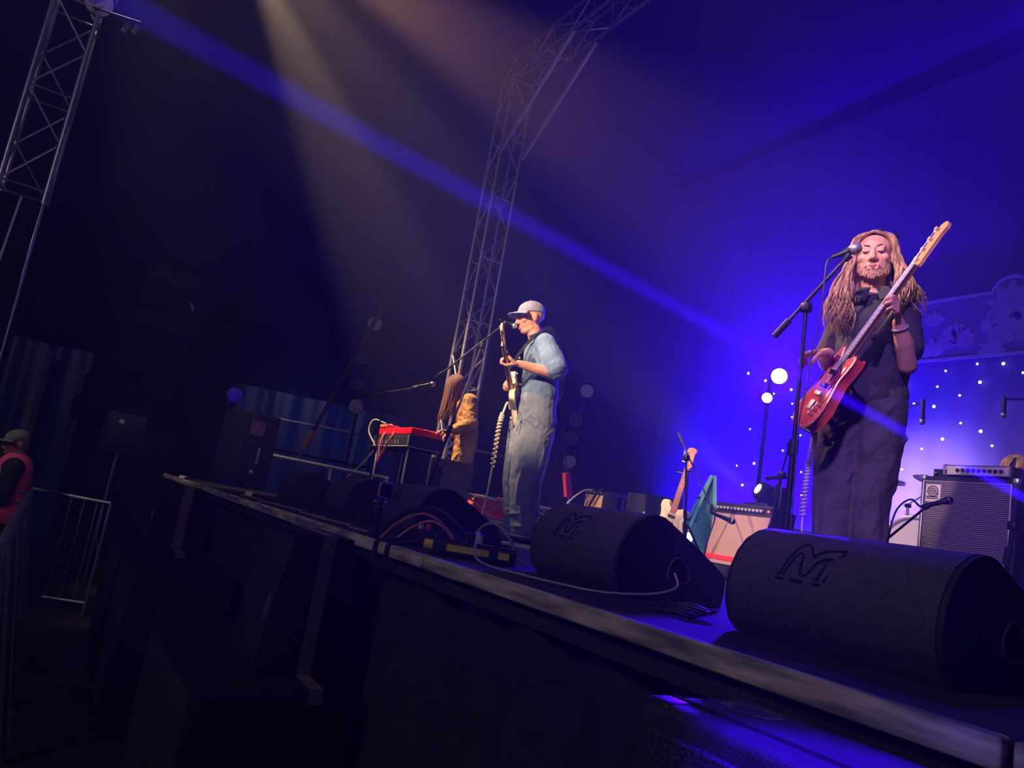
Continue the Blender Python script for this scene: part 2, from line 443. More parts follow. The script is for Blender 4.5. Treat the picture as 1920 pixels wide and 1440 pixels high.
lamp_pole('black lamp pole left of the keyboard, behind the slack guy rope', -11.62, 3.86, 0.0 if False else GZ, 2.95)
PL = [((-11.34, 3.76, 2.78), False, 'round frosted stage lamp crossed by the guy rope, topmost of the left pole'), ((-11.48, 3.72, 2.235), True, 'dark many-lens stage lamp second from the top of the left pole'),
      ((-11.52, 3.74, 1.82), True, 'dark many-lens stage lamp third from the top of the left pole'), ((-11.54, 3.80, 1.473), False, 'round frosted stage lamp lowest on the left pole, above the keyboard cables')]
for p, led, lab in PL: par_lamp(lab, p, toC(p) if not led else toC(p) + V((0, 1.5, 2)), 'lamps on the left pole', 0.112, led=led, lens=m_steel if led else None)
lamp_pole('black lamp pole right of the singer in the pale cap', -8.74, 6.05, 0.0, 2.2)
PM = [((-8.51, 5.95, 2.05), False, 'round frosted stage lamp beside the elbow of the capped singer, topmost of its pole'), ((-8.62, 5.92, 1.634), True, 'many-lens stage lamp second from the top of the pole right of the capped singer'),
      ((-8.66, 5.92, 1.381), True, 'many-lens stage lamp third from the top of the pole right of the capped singer'), ((-8.69, 5.97, 1.071), False, 'round frosted stage lamp above the red ratchet strap')]
for p, led, lab in PM: par_lamp(lab, p, toC(p) if not led else toC(p) + V((1.2, 0.4, -.5)), 'lamps on the pole right of the singer', 0.092, led=led, lens=m_steel if led else None)
par_lamp('large frosted stage lamp clamped high on the left truss tower', (-8.72, -0.68, 4.64), toC((-8.7, -.7, 4.64)), r=0.14)
m_blueglow = mat('dim_blue_lamp', (0.05, 0.03, 0.3), 0.4, emit=(0.03, 0.01, 1.0), estr=0.10)
par_lamp('small stage lamp glowing dim blue above the flight case', (-10.95, 1.90, 1.19), toC((-10.95, 1.9, 1.2)), r=0.105, lens=m_blueglow)
lamp_pole('thin pole holding the dim blue lamp', -11.08, 1.92, GZ, 1.12)
m_hot = mat('burning_lamp_white', (0.9, 0.9, 1.0), 0.3, emit=(0.86, 0.84, 1.0), estr=9.0)
par_lamp('large glaring white stage lamp right of the singer with long hair', (-6.14, 6.96, 2.33), toC((-6.14, 6.96, 2.33)), r=0.092, lens=m_hot)
par_lamp('smaller glaring stage lamp with many lenses just below the large one', (-6.23, 6.90, 2.06), toC((-6.2, 6.9, 2.0)) + V((.3, 1.2, .8)), r=0.062, lens=m_hot, led=True)
lamp_pole('black lamp pole behind the blue glow', -6.35, 7.05, 0.0, 2.4)

# guy ropes with ratchet ends
def guy(label, top, knot, bottom, col, sleeve, anchor):
    root = thing('guy_rope', label, 'rope', bottom)
    MB().tube([top, knot], 0.006, 6).build('thin_rope', m_rope, root, world=True)
    MB().tube([knot, bottom], 0.030 if sleeve else 0.012, 8).build('thick_rope', m_rope, root, world=True)
    d = (V(bottom) - V(knot)).normalized(); b = V(bottom)
    a, c, _ = frame_to(d)
    MB().box(b + d * 0.13, (0.09, 0.07, 0.30), Matrix((a, c, d)).transposed(), 0.012).build('ratchet', col, root, world=True)
    MB().tube([b + d * .28, b + d * .48, b + d * .66], [.018, .03, .012], 8).build('hook', m_steel, root, world=True)
    MB().tube([b + d * .6, anchor], .009, 6).build('chain', m_steel, root, world=True)
    return root
m_orange = mat('orange_webbing', (0.55, 0.22, 0.10), 0.7, var=0.4, scale=50)
m_redweb = mat('red_webbing', (0.75, 0.06, 0.10), 0.6, var=0.2, scale=50)
guy('slack grey guy rope with an orange ratchet end, left of the keyboard', (-8.72, 3.9, 5.62), (-10.22, 3.56, 3.15), (-10.95, 3.06, 0.92), m_orange, True, (-11.35, 2.75, GZ))
g2 = guy('thin guy line with a red ratchet strap beside the capped singer', (-8.3, 4.35, 4.8), (-7.93, 5.3, 1.3), (-7.88, 5.4, 0.83), m_redweb, False, (-7.84, 5.48, 0.0))
# poles holding up the tarpaulin
def tent_pole(label, p0, p1, m, w=0.05, group=None):
    root = thing('tent_pole', label, 'pole', p0, group=group)
    p0 = V(p0); p1 = V(p1); d = (p1 - p0)
    MB().tube([p0, p1], w, 4).build('pole_shaft', m, root, world=True)
    MB().box(p0 + V((0, 0, .02)), (.2, .2, .04)).build('foot_plate', m_steel, root, world=True)
    return root
m_pole = mat('pale_pole', (0.33, 0.34, 0.30), 0.6, var=0.2)
m_teal = mat('teal_pole', (0.05, 0.20, 0.24), 0.55, var=0.2)
tent_pole('pale tent pole leaning in front of the blue tarpaulin, above the steward', (-15.10, -0.47, GZ), (-14.80, -0.48, 1.62), m_pole, 0.09)
tent_pole('teal tent pole behind the keyboard, thicker of the two', (-13.0, 4.62, GZ), (-12.93, 4.66, 1.36), m_teal, 0.07)
tent_pole('thin teal tent pole behind the keyboard', (-13.1, 4.42, GZ), (-13.03, 4.45, 1.30), m_teal, 0.03)
for i, (x, y, h) in enumerate(((-9.3, 8.05, 2.3), (-9.26, 8.35, 2.3))):
    tent_pole(['blue-lit pole in front of the backdrop, left of the guitar stand', 'blue-lit pole close behind its twin, left of the guitar stand'][i], (x, y, 0), (x, y, h), m_steel, 0.035)
# hanging speaker column, black scrim
pa = thing('line_array', 'dark curved column of black loudspeakers in front of the blue tarpaulin', 'loudspeaker', (-12.70, 1.0, GZ))
for i in range(7):
    z = 2.78 - i * 0.335; k = -0.030 * (i ** 1.25)
    x = -12.40 + k * 1.3; y = 0.95 + k * 1.1
    cb = MB().box((x, y, z), (0.6, 1.05, 0.315), (0, R(-3 - 2 * i), R(18)), 0.02).build('cabinet', m_black, pa, world=True)
    MB().box((x + 0.29, y - 0.30, z), (0.05, 0.05, 0.14), (0, 0, R(18))).build('bracket', m_steel, cb, world=True)
MB().box((-12.72, 0.85, -0.45), (0.9, 1.15, 2.0), (0, 0, R(18)), 0.02).build('bass_cabinet', m_black, pa, world=True)
MB().box((-12.4, 1.0, 2.99), (0.5, 0.8, 0.10), (0, 0, R(18)), 0.01).build('bumper_frame', m_dark, pa, world=True)
MB().box((-12.05, 1.22, 2.42), (0.03, 0.03, 0.12), (0.4, 0, 0)).build('shackle', m_white, pa, world=True)
def scrim(u, v):
    a = V((-12.55, 2.10, GZ)).lerp(V((-12.96, 1.25, GZ)), u); b = V((-12.24, 2.02, 3.20)).lerp(V((-12.9, 1.0, 1.75)), u ** 1.0)
    p = a.lerp(b, v); p.x += 0.03 * math.sin(u * 25); return p
sc = MB().grid(scrim, 40, 12).build('scrim', m_cloth, solid=0.01); tag(sc, 'black cloth scrim with a slanted top edge beside the dark loudspeaker column', 'drape')
# flight case with a sheet of paper taped on
fc = thing('flight_case', 'upright black flight case with a sheet of pink paper taped on', 'flight case', (-9.92, 2.0, 0.0), R(20))
MB().box((0, 0, 0.50), (0.5, 0.46, 0.84), None, 0.012).build('case_body', m_black, fc)
MB().box((0.256, -0.06, 0.74), (0.004, 0.19, 0.17)).build('paper_sheet', mat('pink_paper', (0.30, 0.16, 0.19), 0.8, var=0.25, scale=30), fc)
MB().box((0.256, 0.02, 0.41), (0.02, 0.035, 0.20), None, 0.005).build('handle', m_steel, fc)
m = MB()
for x in (-.2, .2):
    for y in (-.18, .18): m = MB().cyl((x - .02, y, 0.04), (x + .02, y, 0.04), 0.04); m.build('caster', m_dark, fc)
MB().ball((0.256, -0.02, 0.20), (0.012, 0.03, 0.03)).build('latch', m_steel, fc)
# powered speaker on a stand by the left edge
sp = thing('speaker_stand', 'thin silver tripod stand carrying the small black speaker by the steward', 'speaker stand', (-10.15, 0.62, GZ))
MB().tube([(0, 0, 0.05), (0, 0, 1.66)], 0.02, 10).build('pole', m_steel, sp)
for a in (20, 140, 260): MB().tube([(0, 0, 0.75), (0.5 * math.cos(R(a)), 0.5 * math.sin(R(a)), 0.02)], 0.014, 8).build('leg', m_dark, sp)
sb = thing('small_speaker', 'small black speaker on the thin tripod stand at the left', 'loudspeaker', (-10.15, 0.62, GZ + 1.66), R(15))
MB().prism([(-.15, -.17), (.13, -.2), (.16, 0), (.13, .2), (-.15, .17)], 0.46, None, 0.02).build('cabinet', m_black, sb)
MB().tube([(-.05, -.09, .46), (-.05, -.09, .5), (-.05, .09, .5), (-.05, .09, .46)], 0.012, 6).build('handle', m_dark, sb)
MB().box((.165, -.09, .36), (.01, .05, .04)).build('badge', m_white, sb)
# handrail pipes along the left end of the stage
def handrail(label, p0, p1, posts, m=None, r=0.022, z0=0.0):
    root = thing('handrail', label, 'handrail', (p0[0], p0[1], z0))
    MB().tube([p0, p1], r, 8).build('rail', m or m_steel, root, world=True)
    for t in posts:
        q = V(p0).lerp(V(p1), t); MB().tube([q, (q.x, q.y, z0)], r * .9, 8).build('post', m or m_steel, root, world=True)
    return root
handrail('low pale pipe rail running past the keyboard legs', (-8.25, 1.95, 0.41), (-7.64, 3.02, 0.375), (0.5, 0.98), m_alu, 0.022)
handrail('dark pipe rail in front of the blue tarpaulin, upper of two', (-12.9, 2.5, 1.13), (-12.6, 4.6, 1.15), (0.03, 0.97), m_steel, 0.022, GZ)
handrail('dark pipe rail in front of the blue tarpaulin, lower of two', (-12.4, 2.4, 0.62), (-12.1, 4.6, 0.60), (0.04, 0.96), m_dark, 0.020, GZ)
handrail('blue-lit guard rail right of the capped singer', (-9.1, 6.6, 0.78), (-8.6, 7.9, 0.76), (0.05, 0.25, 0.42, 0.60, 0.78, 0.95), m_steel, 0.028)
handrail('thin guard rail left of the capped singer, behind the white coiled cable', (-9.0, 4.5, 0.98), (-8.9, 5.7, 0.98), (0.05, 0.95), m_steel, 0.022)
ws = thing('marker_plate', 'pair of small grey plates on a bracket just right of the left truss tower', 'plate', (-8.50, -0.42, 4.40))
for k in (0, 1): MB().box((0.0, 0.035 + k * .09, -.02 + k * .03), (.012, .05, .11), (R(-14), 0, 0), .003).build('plate', m_steel, ws)
MB().tube([(0, -.28, .05), (0, .15, .10)], .012, 6).build('bracket', m_dark, ws)
# ---------------------------------------------------------------- wedges, amplifiers, pit speakers
m_wedge = mat('textured_wedge_paint', (0.055, 0.050, 0.052), 0.58, var=0.35, scale=50, bump=0.35, bscale=420)
m_groove = mat('logo_groove', (0.002, 0.002, 0.003), 0.9)
m_grille = two_tone('perforated_grille', (0.004, 0.004, 0.005), (0.03, 0.03, 0.032), 160, 0.6, 0.45, 0.6)
WPROF = [(0.055, 0.0), (0.022, 0.03), (0.004, 0.075), (0.0, 0.12), (0.008, 0.165), (0.028, 0.21), (0.058, 0.247), (0.10, 0.273), (0.135, 0.284), (0.165, 0.285), (0.19, 0.279),
         (0.30, 0.225), (0.44, 0.150), (0.492, 0.118), (0.505, 0.095), (0.505, 0.05), (0.495, 0.0)]
LOGO = [[(-.062, 0), (-.045, .058), (-.034, .072), (-.015, .070), (0, .052), (.012, .048)], [(.004, .052), (.022, .062), (.045, .068), (.072, .070)],
        [(.070, .069), (.052, .001)], [(-.051, .002), (-.036, .048), (-.026, .052), (-.018, .044), (-.010, .012), (.006, .010), (.020, .036), (.036, .048), (.052, .050)],
        [(.044, .048), (.034, .002)], [(-.066, -.006), (-.048, -.006)], [(-.030, -.006), (.002, -.006)], [(.028, -.006), (.046, -.006)]]
def back_point(h):
    """point of the wedge's back cover at height h (y, z) with outward normal"""
    for i in range(len(WPROF) - 1):
        a, b = WPROF[i], WPROF[i + 1]
        if a[1] <= h <= b[1] and i < 9:
            t = (h - a[1]) / (b[1] - a[1]); return a[0] + (b[0] - a[0]) * t, h
    return 0.1, h
def wedge(label, x0, x1, y0, rz=0.0, logo=True, cable=True):
    w = x1 - x0; s = 1.0
    root = thing('floor_monitor', label, 'floor monitor', ((x0 + x1) / 2, y0, 0), rz)
    def place(i): return Matrix(((0, 0, 1, i), (1, 0, 0, 0), (0, 1, 0, 0), (0, 0, 0, 1)))
    MB().prism([(p[0], p[1]) for p in WPROF], w - 0.024, place(-w / 2 + 0.012)).build('back_cover', m_wedge, root, angle=28)
    ins = []
    cy, cz = 0.25, 0.13
    for p in WPROF: ins.append((cy + (p[0] - cy) * 0.985, cz + (p[1] - cz) * 0.985 + (0.0 if p[1] > 0 else 0.002)))
    for sgn in (-1, 1):
        sd = MB().prism(ins, 0.014, place(sgn * (w / 2 - 0.012) - (0.014 if sgn < 0 else 0))).build('side_panel', m_black, root, angle=28)
        hp = smooth_loop([(.235, .075), (.225, .105), (.245, .145), (.285, .150), (.315, .115), (.325, .08), (.28, .066)])
        MB().prism(hp, 0.006, place(sgn * (w / 2 + 0.000) - (0.003)), 0.001).build('handle_recess', m_groove, sd)
        MB().tube([place(sgn * (w / 2 + .003)) @ V((p[0], p[1], 0)) for p in hp + hp[:1]], 0.004, 6).build('handle_rim', m_wedge, sd)
    a, b = WPROF[10], WPROF[13]
    m = MB().box((0, (a[0] + b[0]) / 2 + .004, (a[1] + b[1]) / 2 + 0.006), (w - 0.06, 0.31, 0.012), (math.atan2(b[1] - a[1], b[0] - a[0]), 0, 0))
    m.build('grille', m_grille, root)
    if logo:
        m = MB(); sc = 1.15
        for path in LOGO:
            pts = []
            for q in smooth_path(path, 4) if len(path) > 2 else [V((*path[0], 0)), V((*path[1], 0))]:
                y, z = back_point(0.165 + q[1] * sc)
                pts.append((q[0] * sc - w * 0.10, y - 0.0005, z))
            m.tube([V(p) for p in pts], 0.0033, 6)
        m.build('maker_emblem', m_groove, root)
    return root
def _pt(p): return V((p[0], p[1], 0))
LOGO = [[(a, b, 0) for a, b in s] for s in LOGO]
wedge('large black floor monitor at the stage edge in front of the long-haired singer', -1.50, -0.92, 1.585)
wedge('black floor monitor between the capped singer and the long-haired singer', -2.57, -2.03, 1.64)
wedge('black floor monitor in front of the keyboard behind the loop of cables', -4.34, -3.72, 1.66)
wedge('black floor monitor behind the little camera', -5.45, -4.85, 1.68, R(-4), logo=False)
wl = wedge('black floor monitor furthest along the stage edge, beside the orange cloth', -6.85, -6.20, 1.68, R(-4), logo=False)
# orange cloth lying between the two far monitors
oc = MB().grid(lambda u, v: V((-6.05 + 0.62 * u, 1.95 + 0.35 * v, 0.012 + 0.20 * math.sin(math.pi * min(1, v * 1.1)) * (0.55 + 0.45 * math.sin(u * 3)) + 0.012 * math.sin(u * 19 + v * 7))), 36, 18).build('cloth', mat('orange_cloth', (0.60, 0.10, 0.03), 0.8, var=0.25, scale=20), solid=0.006)
tag(oc, 'crumpled orange cloth lying between two far floor monitors', 'cloth')

# bass cabinet on a flight case with red panels, head on top
m_tolex = mat('black_tolex', (0.014, 0.013, 0.016), 0.7, var=0.4, scale=80, bump=0.3, bscale=300)
m_lined = two_tone('lined_grille_cloth', (0.018, 0.016, 0.020), (0.21, 0.18, 0.20), 24, 0.8, 0.35, 0.62, 'wavez', (0.12, 1, 1))
m_piping = mat('silver_piping', (0.60, 0.58, 0.56), 0.4, 0.4, var=0.1)
case = thing('road_case', 'low road case with red panels and metal corners under the bass cabinet', 'road case', (-2.98, 5.62, 0), 0)
MB().box((0, 0, 0.09), (0.76, 0.66, 0.18), None, 0.006).build('red_panel', mat('red_laminate', (0.42, 0.03, 0.06), 0.45, var=0.2), case)
m = MB()
for z in (0.012, 0.197): m.box((0, 0, z), (0.775, 0.675, 0.025))
m.build('edge_trim', m_steel, case)
for x in (-.38, .38):
    for y in (-.33, .33): MB().ball((x, y, 0.197), 0.024, n=10, m=8).build('ball_corner', m_alu, case)
cab = thing('bass_cabinet', 'tall black bass cabinet with silver-lined grille cloth and square badge', 'bass cabinet', (-2.995, 5.56, 0.215), 0)
W, D, Hh = 0.65, 0.46, 0.775
MB().box((0, 0.015, Hh / 2), (W, D, Hh), None, 0.012).build('box', m_tolex, cab)
MB().box((0, -D / 2 + 0.010, Hh / 2 - 0.008), (W - 0.075, 0.02, Hh - 0.075), None, 0.004).build('grille_cloth', m_lined, cab)
m = MB(); x = W / 2 - 0.03; z0, z1 = 0.025, Hh - 0.04
m.tube([(-x, -D / 2 - .004, z0), (-x, -D / 2 - .004, z1), (x, -D / 2 - .004, z1), (x, -D / 2 - .004, z0), (-x, -D / 2 - .004, z0)], 0.006, 6)
m.build('piping', m_piping, cab)
for sx in (-1, 1): MB().box((sx * (W / 2 - .012), -D / 2 + .03, Hh - .012), (.04, .05, .04), None, .012).build('corner_cap', m_alu, cab)
bd = MB().box((-W / 2 + 0.105, -D / 2 - 0.004, Hh - 0.125), (0.105, 0.012, 0.125), None, 0.003).build('badge', mat('badge_cream', (0.62, 0.56, 0.50), 0.4), cab)
m = MB(); bx, bz, by = -W / 2 + 0.105, Hh - 0.112, -D / 2 - 0.012
for rr in (0.036, 0.022, 0.009): m.tube([(bx + rr * math.cos(a * .21), by, bz + rr * math.sin(a * .21)) for a in range(31)], 0.0035, 5)
m.tube([(bx + .036, by, bz), (bx + .036, by, bz - .04), (bx - .045, by, bz - .04)], 0.0035, 5); m.tube([(bx - .045, by, bz - .052), (bx + .045, by, bz - .052)], 0.003, 5)
m.build('emblem', m_groove, bd)
hdz = 0.99
head = thing('bass_amplifier_head', 'slim bass amplifier head with a pale control panel on the black bass cabinet', 'amplifier head', (-2.93, 5.52, hdz), 0)
MB().box((0, 0, 0.045), (0.44, 0.34, 0.08), None, 0.006).build('chassis', m_dark, head)
MB().box((0, -0.173, 0.046), (0.42, 0.008, 0.062), None, 0.002).build('control_panel', mat('brushed_panel', (0.62, 0.58, 0.48), 0.35, 0.3), head)
for i in range(9): MB().cyl((-0.13 + i * 0.036, -0.176, 0.046), (-0.13 + i * 0.036, -0.196, 0.046), 0.0105).build('knob', m_dark, head)
for x in (-.215, .215): MB().tube([(x, -.172, .01), (x, -.20, .012), (x, -.20, .078), (x, -.172, .08)], .008, 6).build('handle', m_alu, head)
for x in (-.18, .18):
    MB().cyl((x, -.12, 0), (x, -.12, 0.008), 0.015).build('rubber_foot', m_dark, head)
tn = thing('pedal_tuner', 'small black box with a plug beside the bass amplifier head', 'pedal', (-3.22, 5.46, hdz), 0)
MB().box((0, 0, 0.03), (0.10, 0.12, 0.06), None, 0.006).build('housing', m_dark, tn)
MB().cyl((-.02, -.06, .03), (-.02, -.09, .028), .008).build('plug', m_steel, tn)

# guitar combo with a tan grille on a low riser
rs = thing('amp_riser', 'low black riser under the tan guitar amplifier', 'riser', (-4.31, 4.76, 0), 0)
MB().box((0, 0, 0.055), (0.75, 0.42, 0.11), None, 0.006).build('riser_box', m_cloth, rs)
amp = thing('guitar_amplifier', 'guitar amplifier with a tan grille and a red strip along its bottom', 'guitar amplifier', (-4.31, 4.60, 0.112), 0)
AW, AD, AH = 0.60, 0.25, 0.50
tilt = Matrix.Rotation(R(-7), 4, 'X')
def tb(m): m.v = [tilt @ p for p in m.v]; return m
m_tan = two_tone('tan_weave', (0.30, 0.195, 0.145), (0.38, 0.25, 0.19), 420, 0.85, 0.35, 0.65)
tb(MB().box((0, AD / 2, AH / 2), (AW, AD, AH), None, 0.012)).build('cabinet', m_tolex, amp)
tb(MB().box((0, -0.006, 0.205), (AW - .03, 0.016, 0.40), None, 0.004)).build('grille', m_tan, amp)
tb(MB().box((0, -0.0165, 0.055), (AW - .032, 0.006, 0.034))).build('red_strip', mat('red_tape', (0.85, 0.02, 0.02), 0.5), amp)
tb(MB().box((0, 0.004, 0.452), (AW - .03, 0.012, 0.065), (R(14), 0, 0), 0.003)).build('control_panel', mat('dark_panel', (0.02, 0.02, 0.025), 0.4), amp)
for i in range(13): tb(MB().cyl((-0.25 + i * 0.037, -0.004, 0.452), (-0.25 + i * 0.037, -0.026, 0.449), 0.011)).build('knob', m_piping, amp)
tb(MB().ball((0.255, -0.01, 0.452), 0.009)).build('pilot_light', mat('red_jewel', (0.8, 0.05, 0.05), 0.2, emit=(1, .1, .08), estr=3), amp)
tb(MB().tube([(-.13, AD / 2, AH), (-.11, AD / 2, AH + .03), (.11, AD / 2, AH + .03), (.13, AD / 2, AH)], .012, 8)).build('handle', m_dark, amp)

# loudspeakers in the pit, strapped down on bass bins
m_pit = mat('pit_black_darkened', (0.006, 0.006, 0.007), 0.7, spec=0.15, var=0.4, scale=30, bump=0.25, bscale=260)  # darker copy of the black box paint, pit shade put into its colour
m_strap = mat('ratchet_strap', (0.10, 0.075, 0.07), 0.85, var=0.12, scale=60)
def bass_bin(label, x1, y0, top, length=0.95, width=0.78):
    root = thing('bass_bin', label, 'subwoofer', (x1 - length / 2, y0 + width / 2, GZ))
    MB().box((x1 - length / 2, y0 + width / 2, (GZ + top) / 2), (length, width, top - GZ), None, 0.012).build('cabinet', m_pit, root, world=True)
    MB().box((x1 - length / 2, y0 - 0.006, (GZ + top) / 2), (length - .12, 0.02, top - GZ - .12), None, 0.004).build('grille', m_grille, root, world=True)
    for s in (0.02, length - 0.02): MB().box((x1 - s, y0 + 0.012, top - 0.012), (0.035, 0.035, 0.035), None, 0.01).build('corner', m_dark, root, world=True)
    return root
def front_fill(label, x1, y0, z, w=0.50, h=0.43, d0=0.42, d1=0.25):
    """small tapered speaker facing the crowd; d0 and d1 are its depths below and above"""
    root = thing('front_fill_speaker', label, 'loudspeaker', (x1 - w / 2, y0, z))
    a = [(0, 0), (d0, 0), (d0 * .74, h), (d0 * .74 - d1, h)]
    mt = Matrix(((0, 0, 1, -w / 2), (1, 0, 0, 0), (0, 1, 0, 0), (0, 0, 0, 1)))
    MB().prism(a, w, mt, 0.008).build('cabinet', m_pit, root)
    g = d0 * .74 - d1; an = math.atan2(g, h)
    MB().box((0, g / 2 - 0.007, h / 2), (w - 0.06, 0.016, math.hypot(g, h) - .05), (-an, 0, 0), 0.004).build('grille', m_grille, root)
    MB().box((w / 2 - 0.06, g * .45 - 0.02, h * .45), (0.014, 0.012, 0.10), (-an, 0, 0)).build('badge', m_steel, root)
    return root
def strap(label, x0, x1, y, w, z0, ztop, zlow, over):
    root = thing('ratchet_strap', label, 'strap', (x1, y, zlow))
    m = MB()
    path = [(x0 - over, zlow), (x0 - over, z0 + .004), (x0 - .006, z0 + .004), (x0 - .006, ztop + .005), (x1 + .006, ztop + .005), (x1 + .006, z0 + .006), (x1 + over, z0 + .004), (x1 + over, zlow)]
    for i in range(len(path) - 1):
        a = V((path[i][0], y, path[i][1])); b = V((path[i + 1][0], y, path[i + 1][1])); d = b - a
        if d.length > 1e-4: m.box((a + b) / 2, (max(abs(d.x), 0.003) + .002, w, max(abs(d.z), 0.003) + .002))
    m.build('webbing', m_strap, root, world=True)
    MB().box((x0 - .02, y, z0 + .2), (.03, w * 1.3, .09), None, .006).build('buckle', m_steel, root, world=True)
    return root
bass_bin('nearest bass bin in the pit, strapped, below the stage lip', -2.96, 0.62, -0.575, 1.35, 0.60)
front_fill('nearest tapered pit speaker strapped on a bass bin', -3.16, 0.86, -0.567, 0.52, 0.555, 0.40, 0.235)
strap('grey strap over the nearest pit speaker', -3.68, -3.16, 1.05, 0.052, -0.571, -0.012, -0.62, 0.205)
bass_bin('second bass bin along the pit, behind the nearest strapped speaker', -5.35, 0.60, -0.515, 0.95, 0.62)
bass_bin('third bass bin along the pit with a strapped speaker on top', -6.6, 0.60, -0.52, 0.95, 0.62)
front_fill('far tapered pit speaker with a grey strap, by the left end of the stage', -6.9, 0.80, -0.512, 0.55, 0.50, 0.44, 0.30)
strap('grey strap over the far pit speaker', -7.45, -6.9, 1.02, 0.075, -0.514, -0.012, -0.60, 0.31)
# speaker box in the pit directly below the stage lip, nearest the camera
ns = thing('pit_speaker', 'black speaker box nearest the camera with a blue-lit top, bottom right', 'loudspeaker', (-0.62, 1.06, GZ))
MB().box((0, 0, (-0.06 - GZ) / 2), (0.84, 0.27, -0.06 - GZ), None, 0.02).build('cabinet', m_black, ns)
MB().box((0, -0.135, (-0.06 - GZ) - .30), (0.76, 0.02, 0.52), None, 0.006).build('grille', m_grille, ns)
MB().tube([(-0.40, -0.068, -0.0605 - GZ), (0.40, -0.068, -0.0605 - GZ)], 0.006, 6).build('seam', m_groove, ns)
MB().lathe([(0.001, -0.006), (.030, -.002), (.046, 0.003), (.052, 0.001), (.052, -.01)], (-0.33, 0.045, -0.06 - GZ), (0, 0, 1), 24).build('pole_socket', mat('satin_black', (0.03, 0.03, 0.035), 0.25), ns)
for x in (-.38, .38): MB().box((x, -.1, -.075 - GZ), (.06, .06, .035), None, .01).build('corner', m_dark, ns)

# crowd barrier along the pit, panel by panel
def pit_barrier(x0, label, group='crowd barrier panels'):
    root = thing('crowd_barrier', label, 'crowd barrier', (x0, 0.0, GZ), group=group)
    T, B_ = (-0.10, -0.30), (0.13, GZ + 0.02)
    for x in (x0 + .02, x0 + .96):
        MB().tube([(x, T[0], T[1]), (x, B_[0], B_[1])], 0.022, 8).build('upright', m_steel, root, world=True)
    MB().tube([(x0, T[0], T[1]), (x0 + .98, T[0], T[1])], 0.03, 10).build('top_rail', m_steel, root, world=True)
    m = MB()
    for k in range(22):
        x = x0 + .04 + k * .043
        m.box((x, (T[0] + B_[0]) / 2 - .0, (T[1] + B_[1]) / 2), (0.022, 0.006, 1.16), (math.atan2(B_[0] - T[0], T[1] - B_[1]), 0, 0))
    m.build('mesh_infill', m_steel, root, world=True)
    MB().box((x0 + .49, -0.35, GZ + .015), (0.96, 0.9, 0.02)).build('foot_plate', m_dark, root, world=True)
    return root
for k in range(4):
    pit_barrier(-4.9 - k * 1.0, ['steel crowd barrier panel nearest the camera, lower left', 'second crowd barrier panel from the camera, lower left', 'third crowd barrier panel from the camera', 'last crowd barrier panel of the row, next to the steward'][k])
pf = thing('pedestrian_barrier', 'low pedestrian barrier with thin bars between steward and speaker stand', 'barrier', (-9.3, 0.25, GZ))
pts = [(-9.38, -0.1, -0.34), (-9.1, 0.62, -0.36)]
m = MB(); a, b = V(pts[0]), V(pts[1])
MB().tube([a, b], 0.018, 8).build('top_rail', m_steel, pf, world=True)
MB().tube([(a.x, a.y, -1.38), (b.x, b.y, -1.38)], 0.018, 8).build('bottom_rail', m_steel, pf, world=True)
for t in (0, 1): q = a.lerp(b, t); MB().tube([q, (q.x, q.y, GZ)], 0.018, 8).build('post', m_steel, pf, world=True)
for i in range(1, 6): q = a.lerp(b, i / 6); m.tube([q, (q.x, q.y, -1.38)], 0.008, 6)
m.build('bars', m_steel, pf, world=True)

# star cloth, banner
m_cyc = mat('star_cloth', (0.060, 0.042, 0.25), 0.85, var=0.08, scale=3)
def drape(u, v):
    x = -12.6 + 13.6 * u
    return V((x, 8.03 + 0.012 * math.sin(x * 9) + 0.008 * math.sin(x * 23), 6.15 * v))
sc = thing('star_cloth', 'tall blue-lit star cloth hanging across the back of the stage', 'backdrop', (-4.0, 8.05, 0))
MB().grid(drape, 200, 6).build('cloth', m_cyc, sc, world=True)
m_star = mat('star_led', (0.9, 0.9, 1), 0.3, emit=(0.85, 0.88, 1.0), estr=7.0)
STARS = [(-7.25, 2.59), (-6.8, 2.44), (-6.76, 2.25), (-6.74, 2.07), (-7.08, 2.4), (-7.57, 2.72), (-4.18, 2.56), (-4.44, 2.58), (-4.77, 2.53), (-3.99, 2.45), (-4.4, 2.38), (-5.22, 2.4), (-4.85, 2.36), (-4.6, 2.25), (-5.1, 2.18), (-4.15, 2.12), (-4.87, 2.14), (-4.57, 1.95), (-7.42, 1.92), (-7.58, 1.41), (-7.28, 1.45), (-7.44, 1.15), (-6.51, 1.36), (-6.83, 1.63), (-6.47, 1.07), (-6.6, 0.69), (-6.71, 0.9), (-6.58, 1.83), (-5.18, 1.91), (-4.97, 1.67), (-4.75, 1.78), (-4.36, 1.86), (-4.24, 1.71), (-5.18, 1.44)]
first = None
for i, (x, z) in enumerate(STARS):
    big = 0.016 if (i * 7) % 5 in (0, 2) else 0.011
    MB().ball((x, 7.96, z), (big, big * .7, big * (1.0)), None, 10, 6).build('star_light', m_star, sc, world=True)
bn = thing('banner', 'wide blue banner with lotus flowers and a rounded crest above the star cloth', 'banner', (-4.5, 7.9, 2.63))
m_ban = mat('banner_cloth', (0.10, 0.08, 0.22), 0.85, var=0.15, scale=4)
m_ban2 = mat('banner_border', (0.30, 0.22, 0.42), 0.85, var=0.15, scale=6)
m_fl = mat('banner_flower', (0.24, 0.12, 0.34), 0.85, var=0.2, scale=8)
m_fl2 = mat('banner_petal_pale', (0.24, 0.17, 0.36), 0.85, var=0.2, scale=8)
def onban(y): return Matrix(((1, 0, 0, 0), (0, 0, -1, y), (0, 1, 0, 0), (0, 0, 0, 1)))
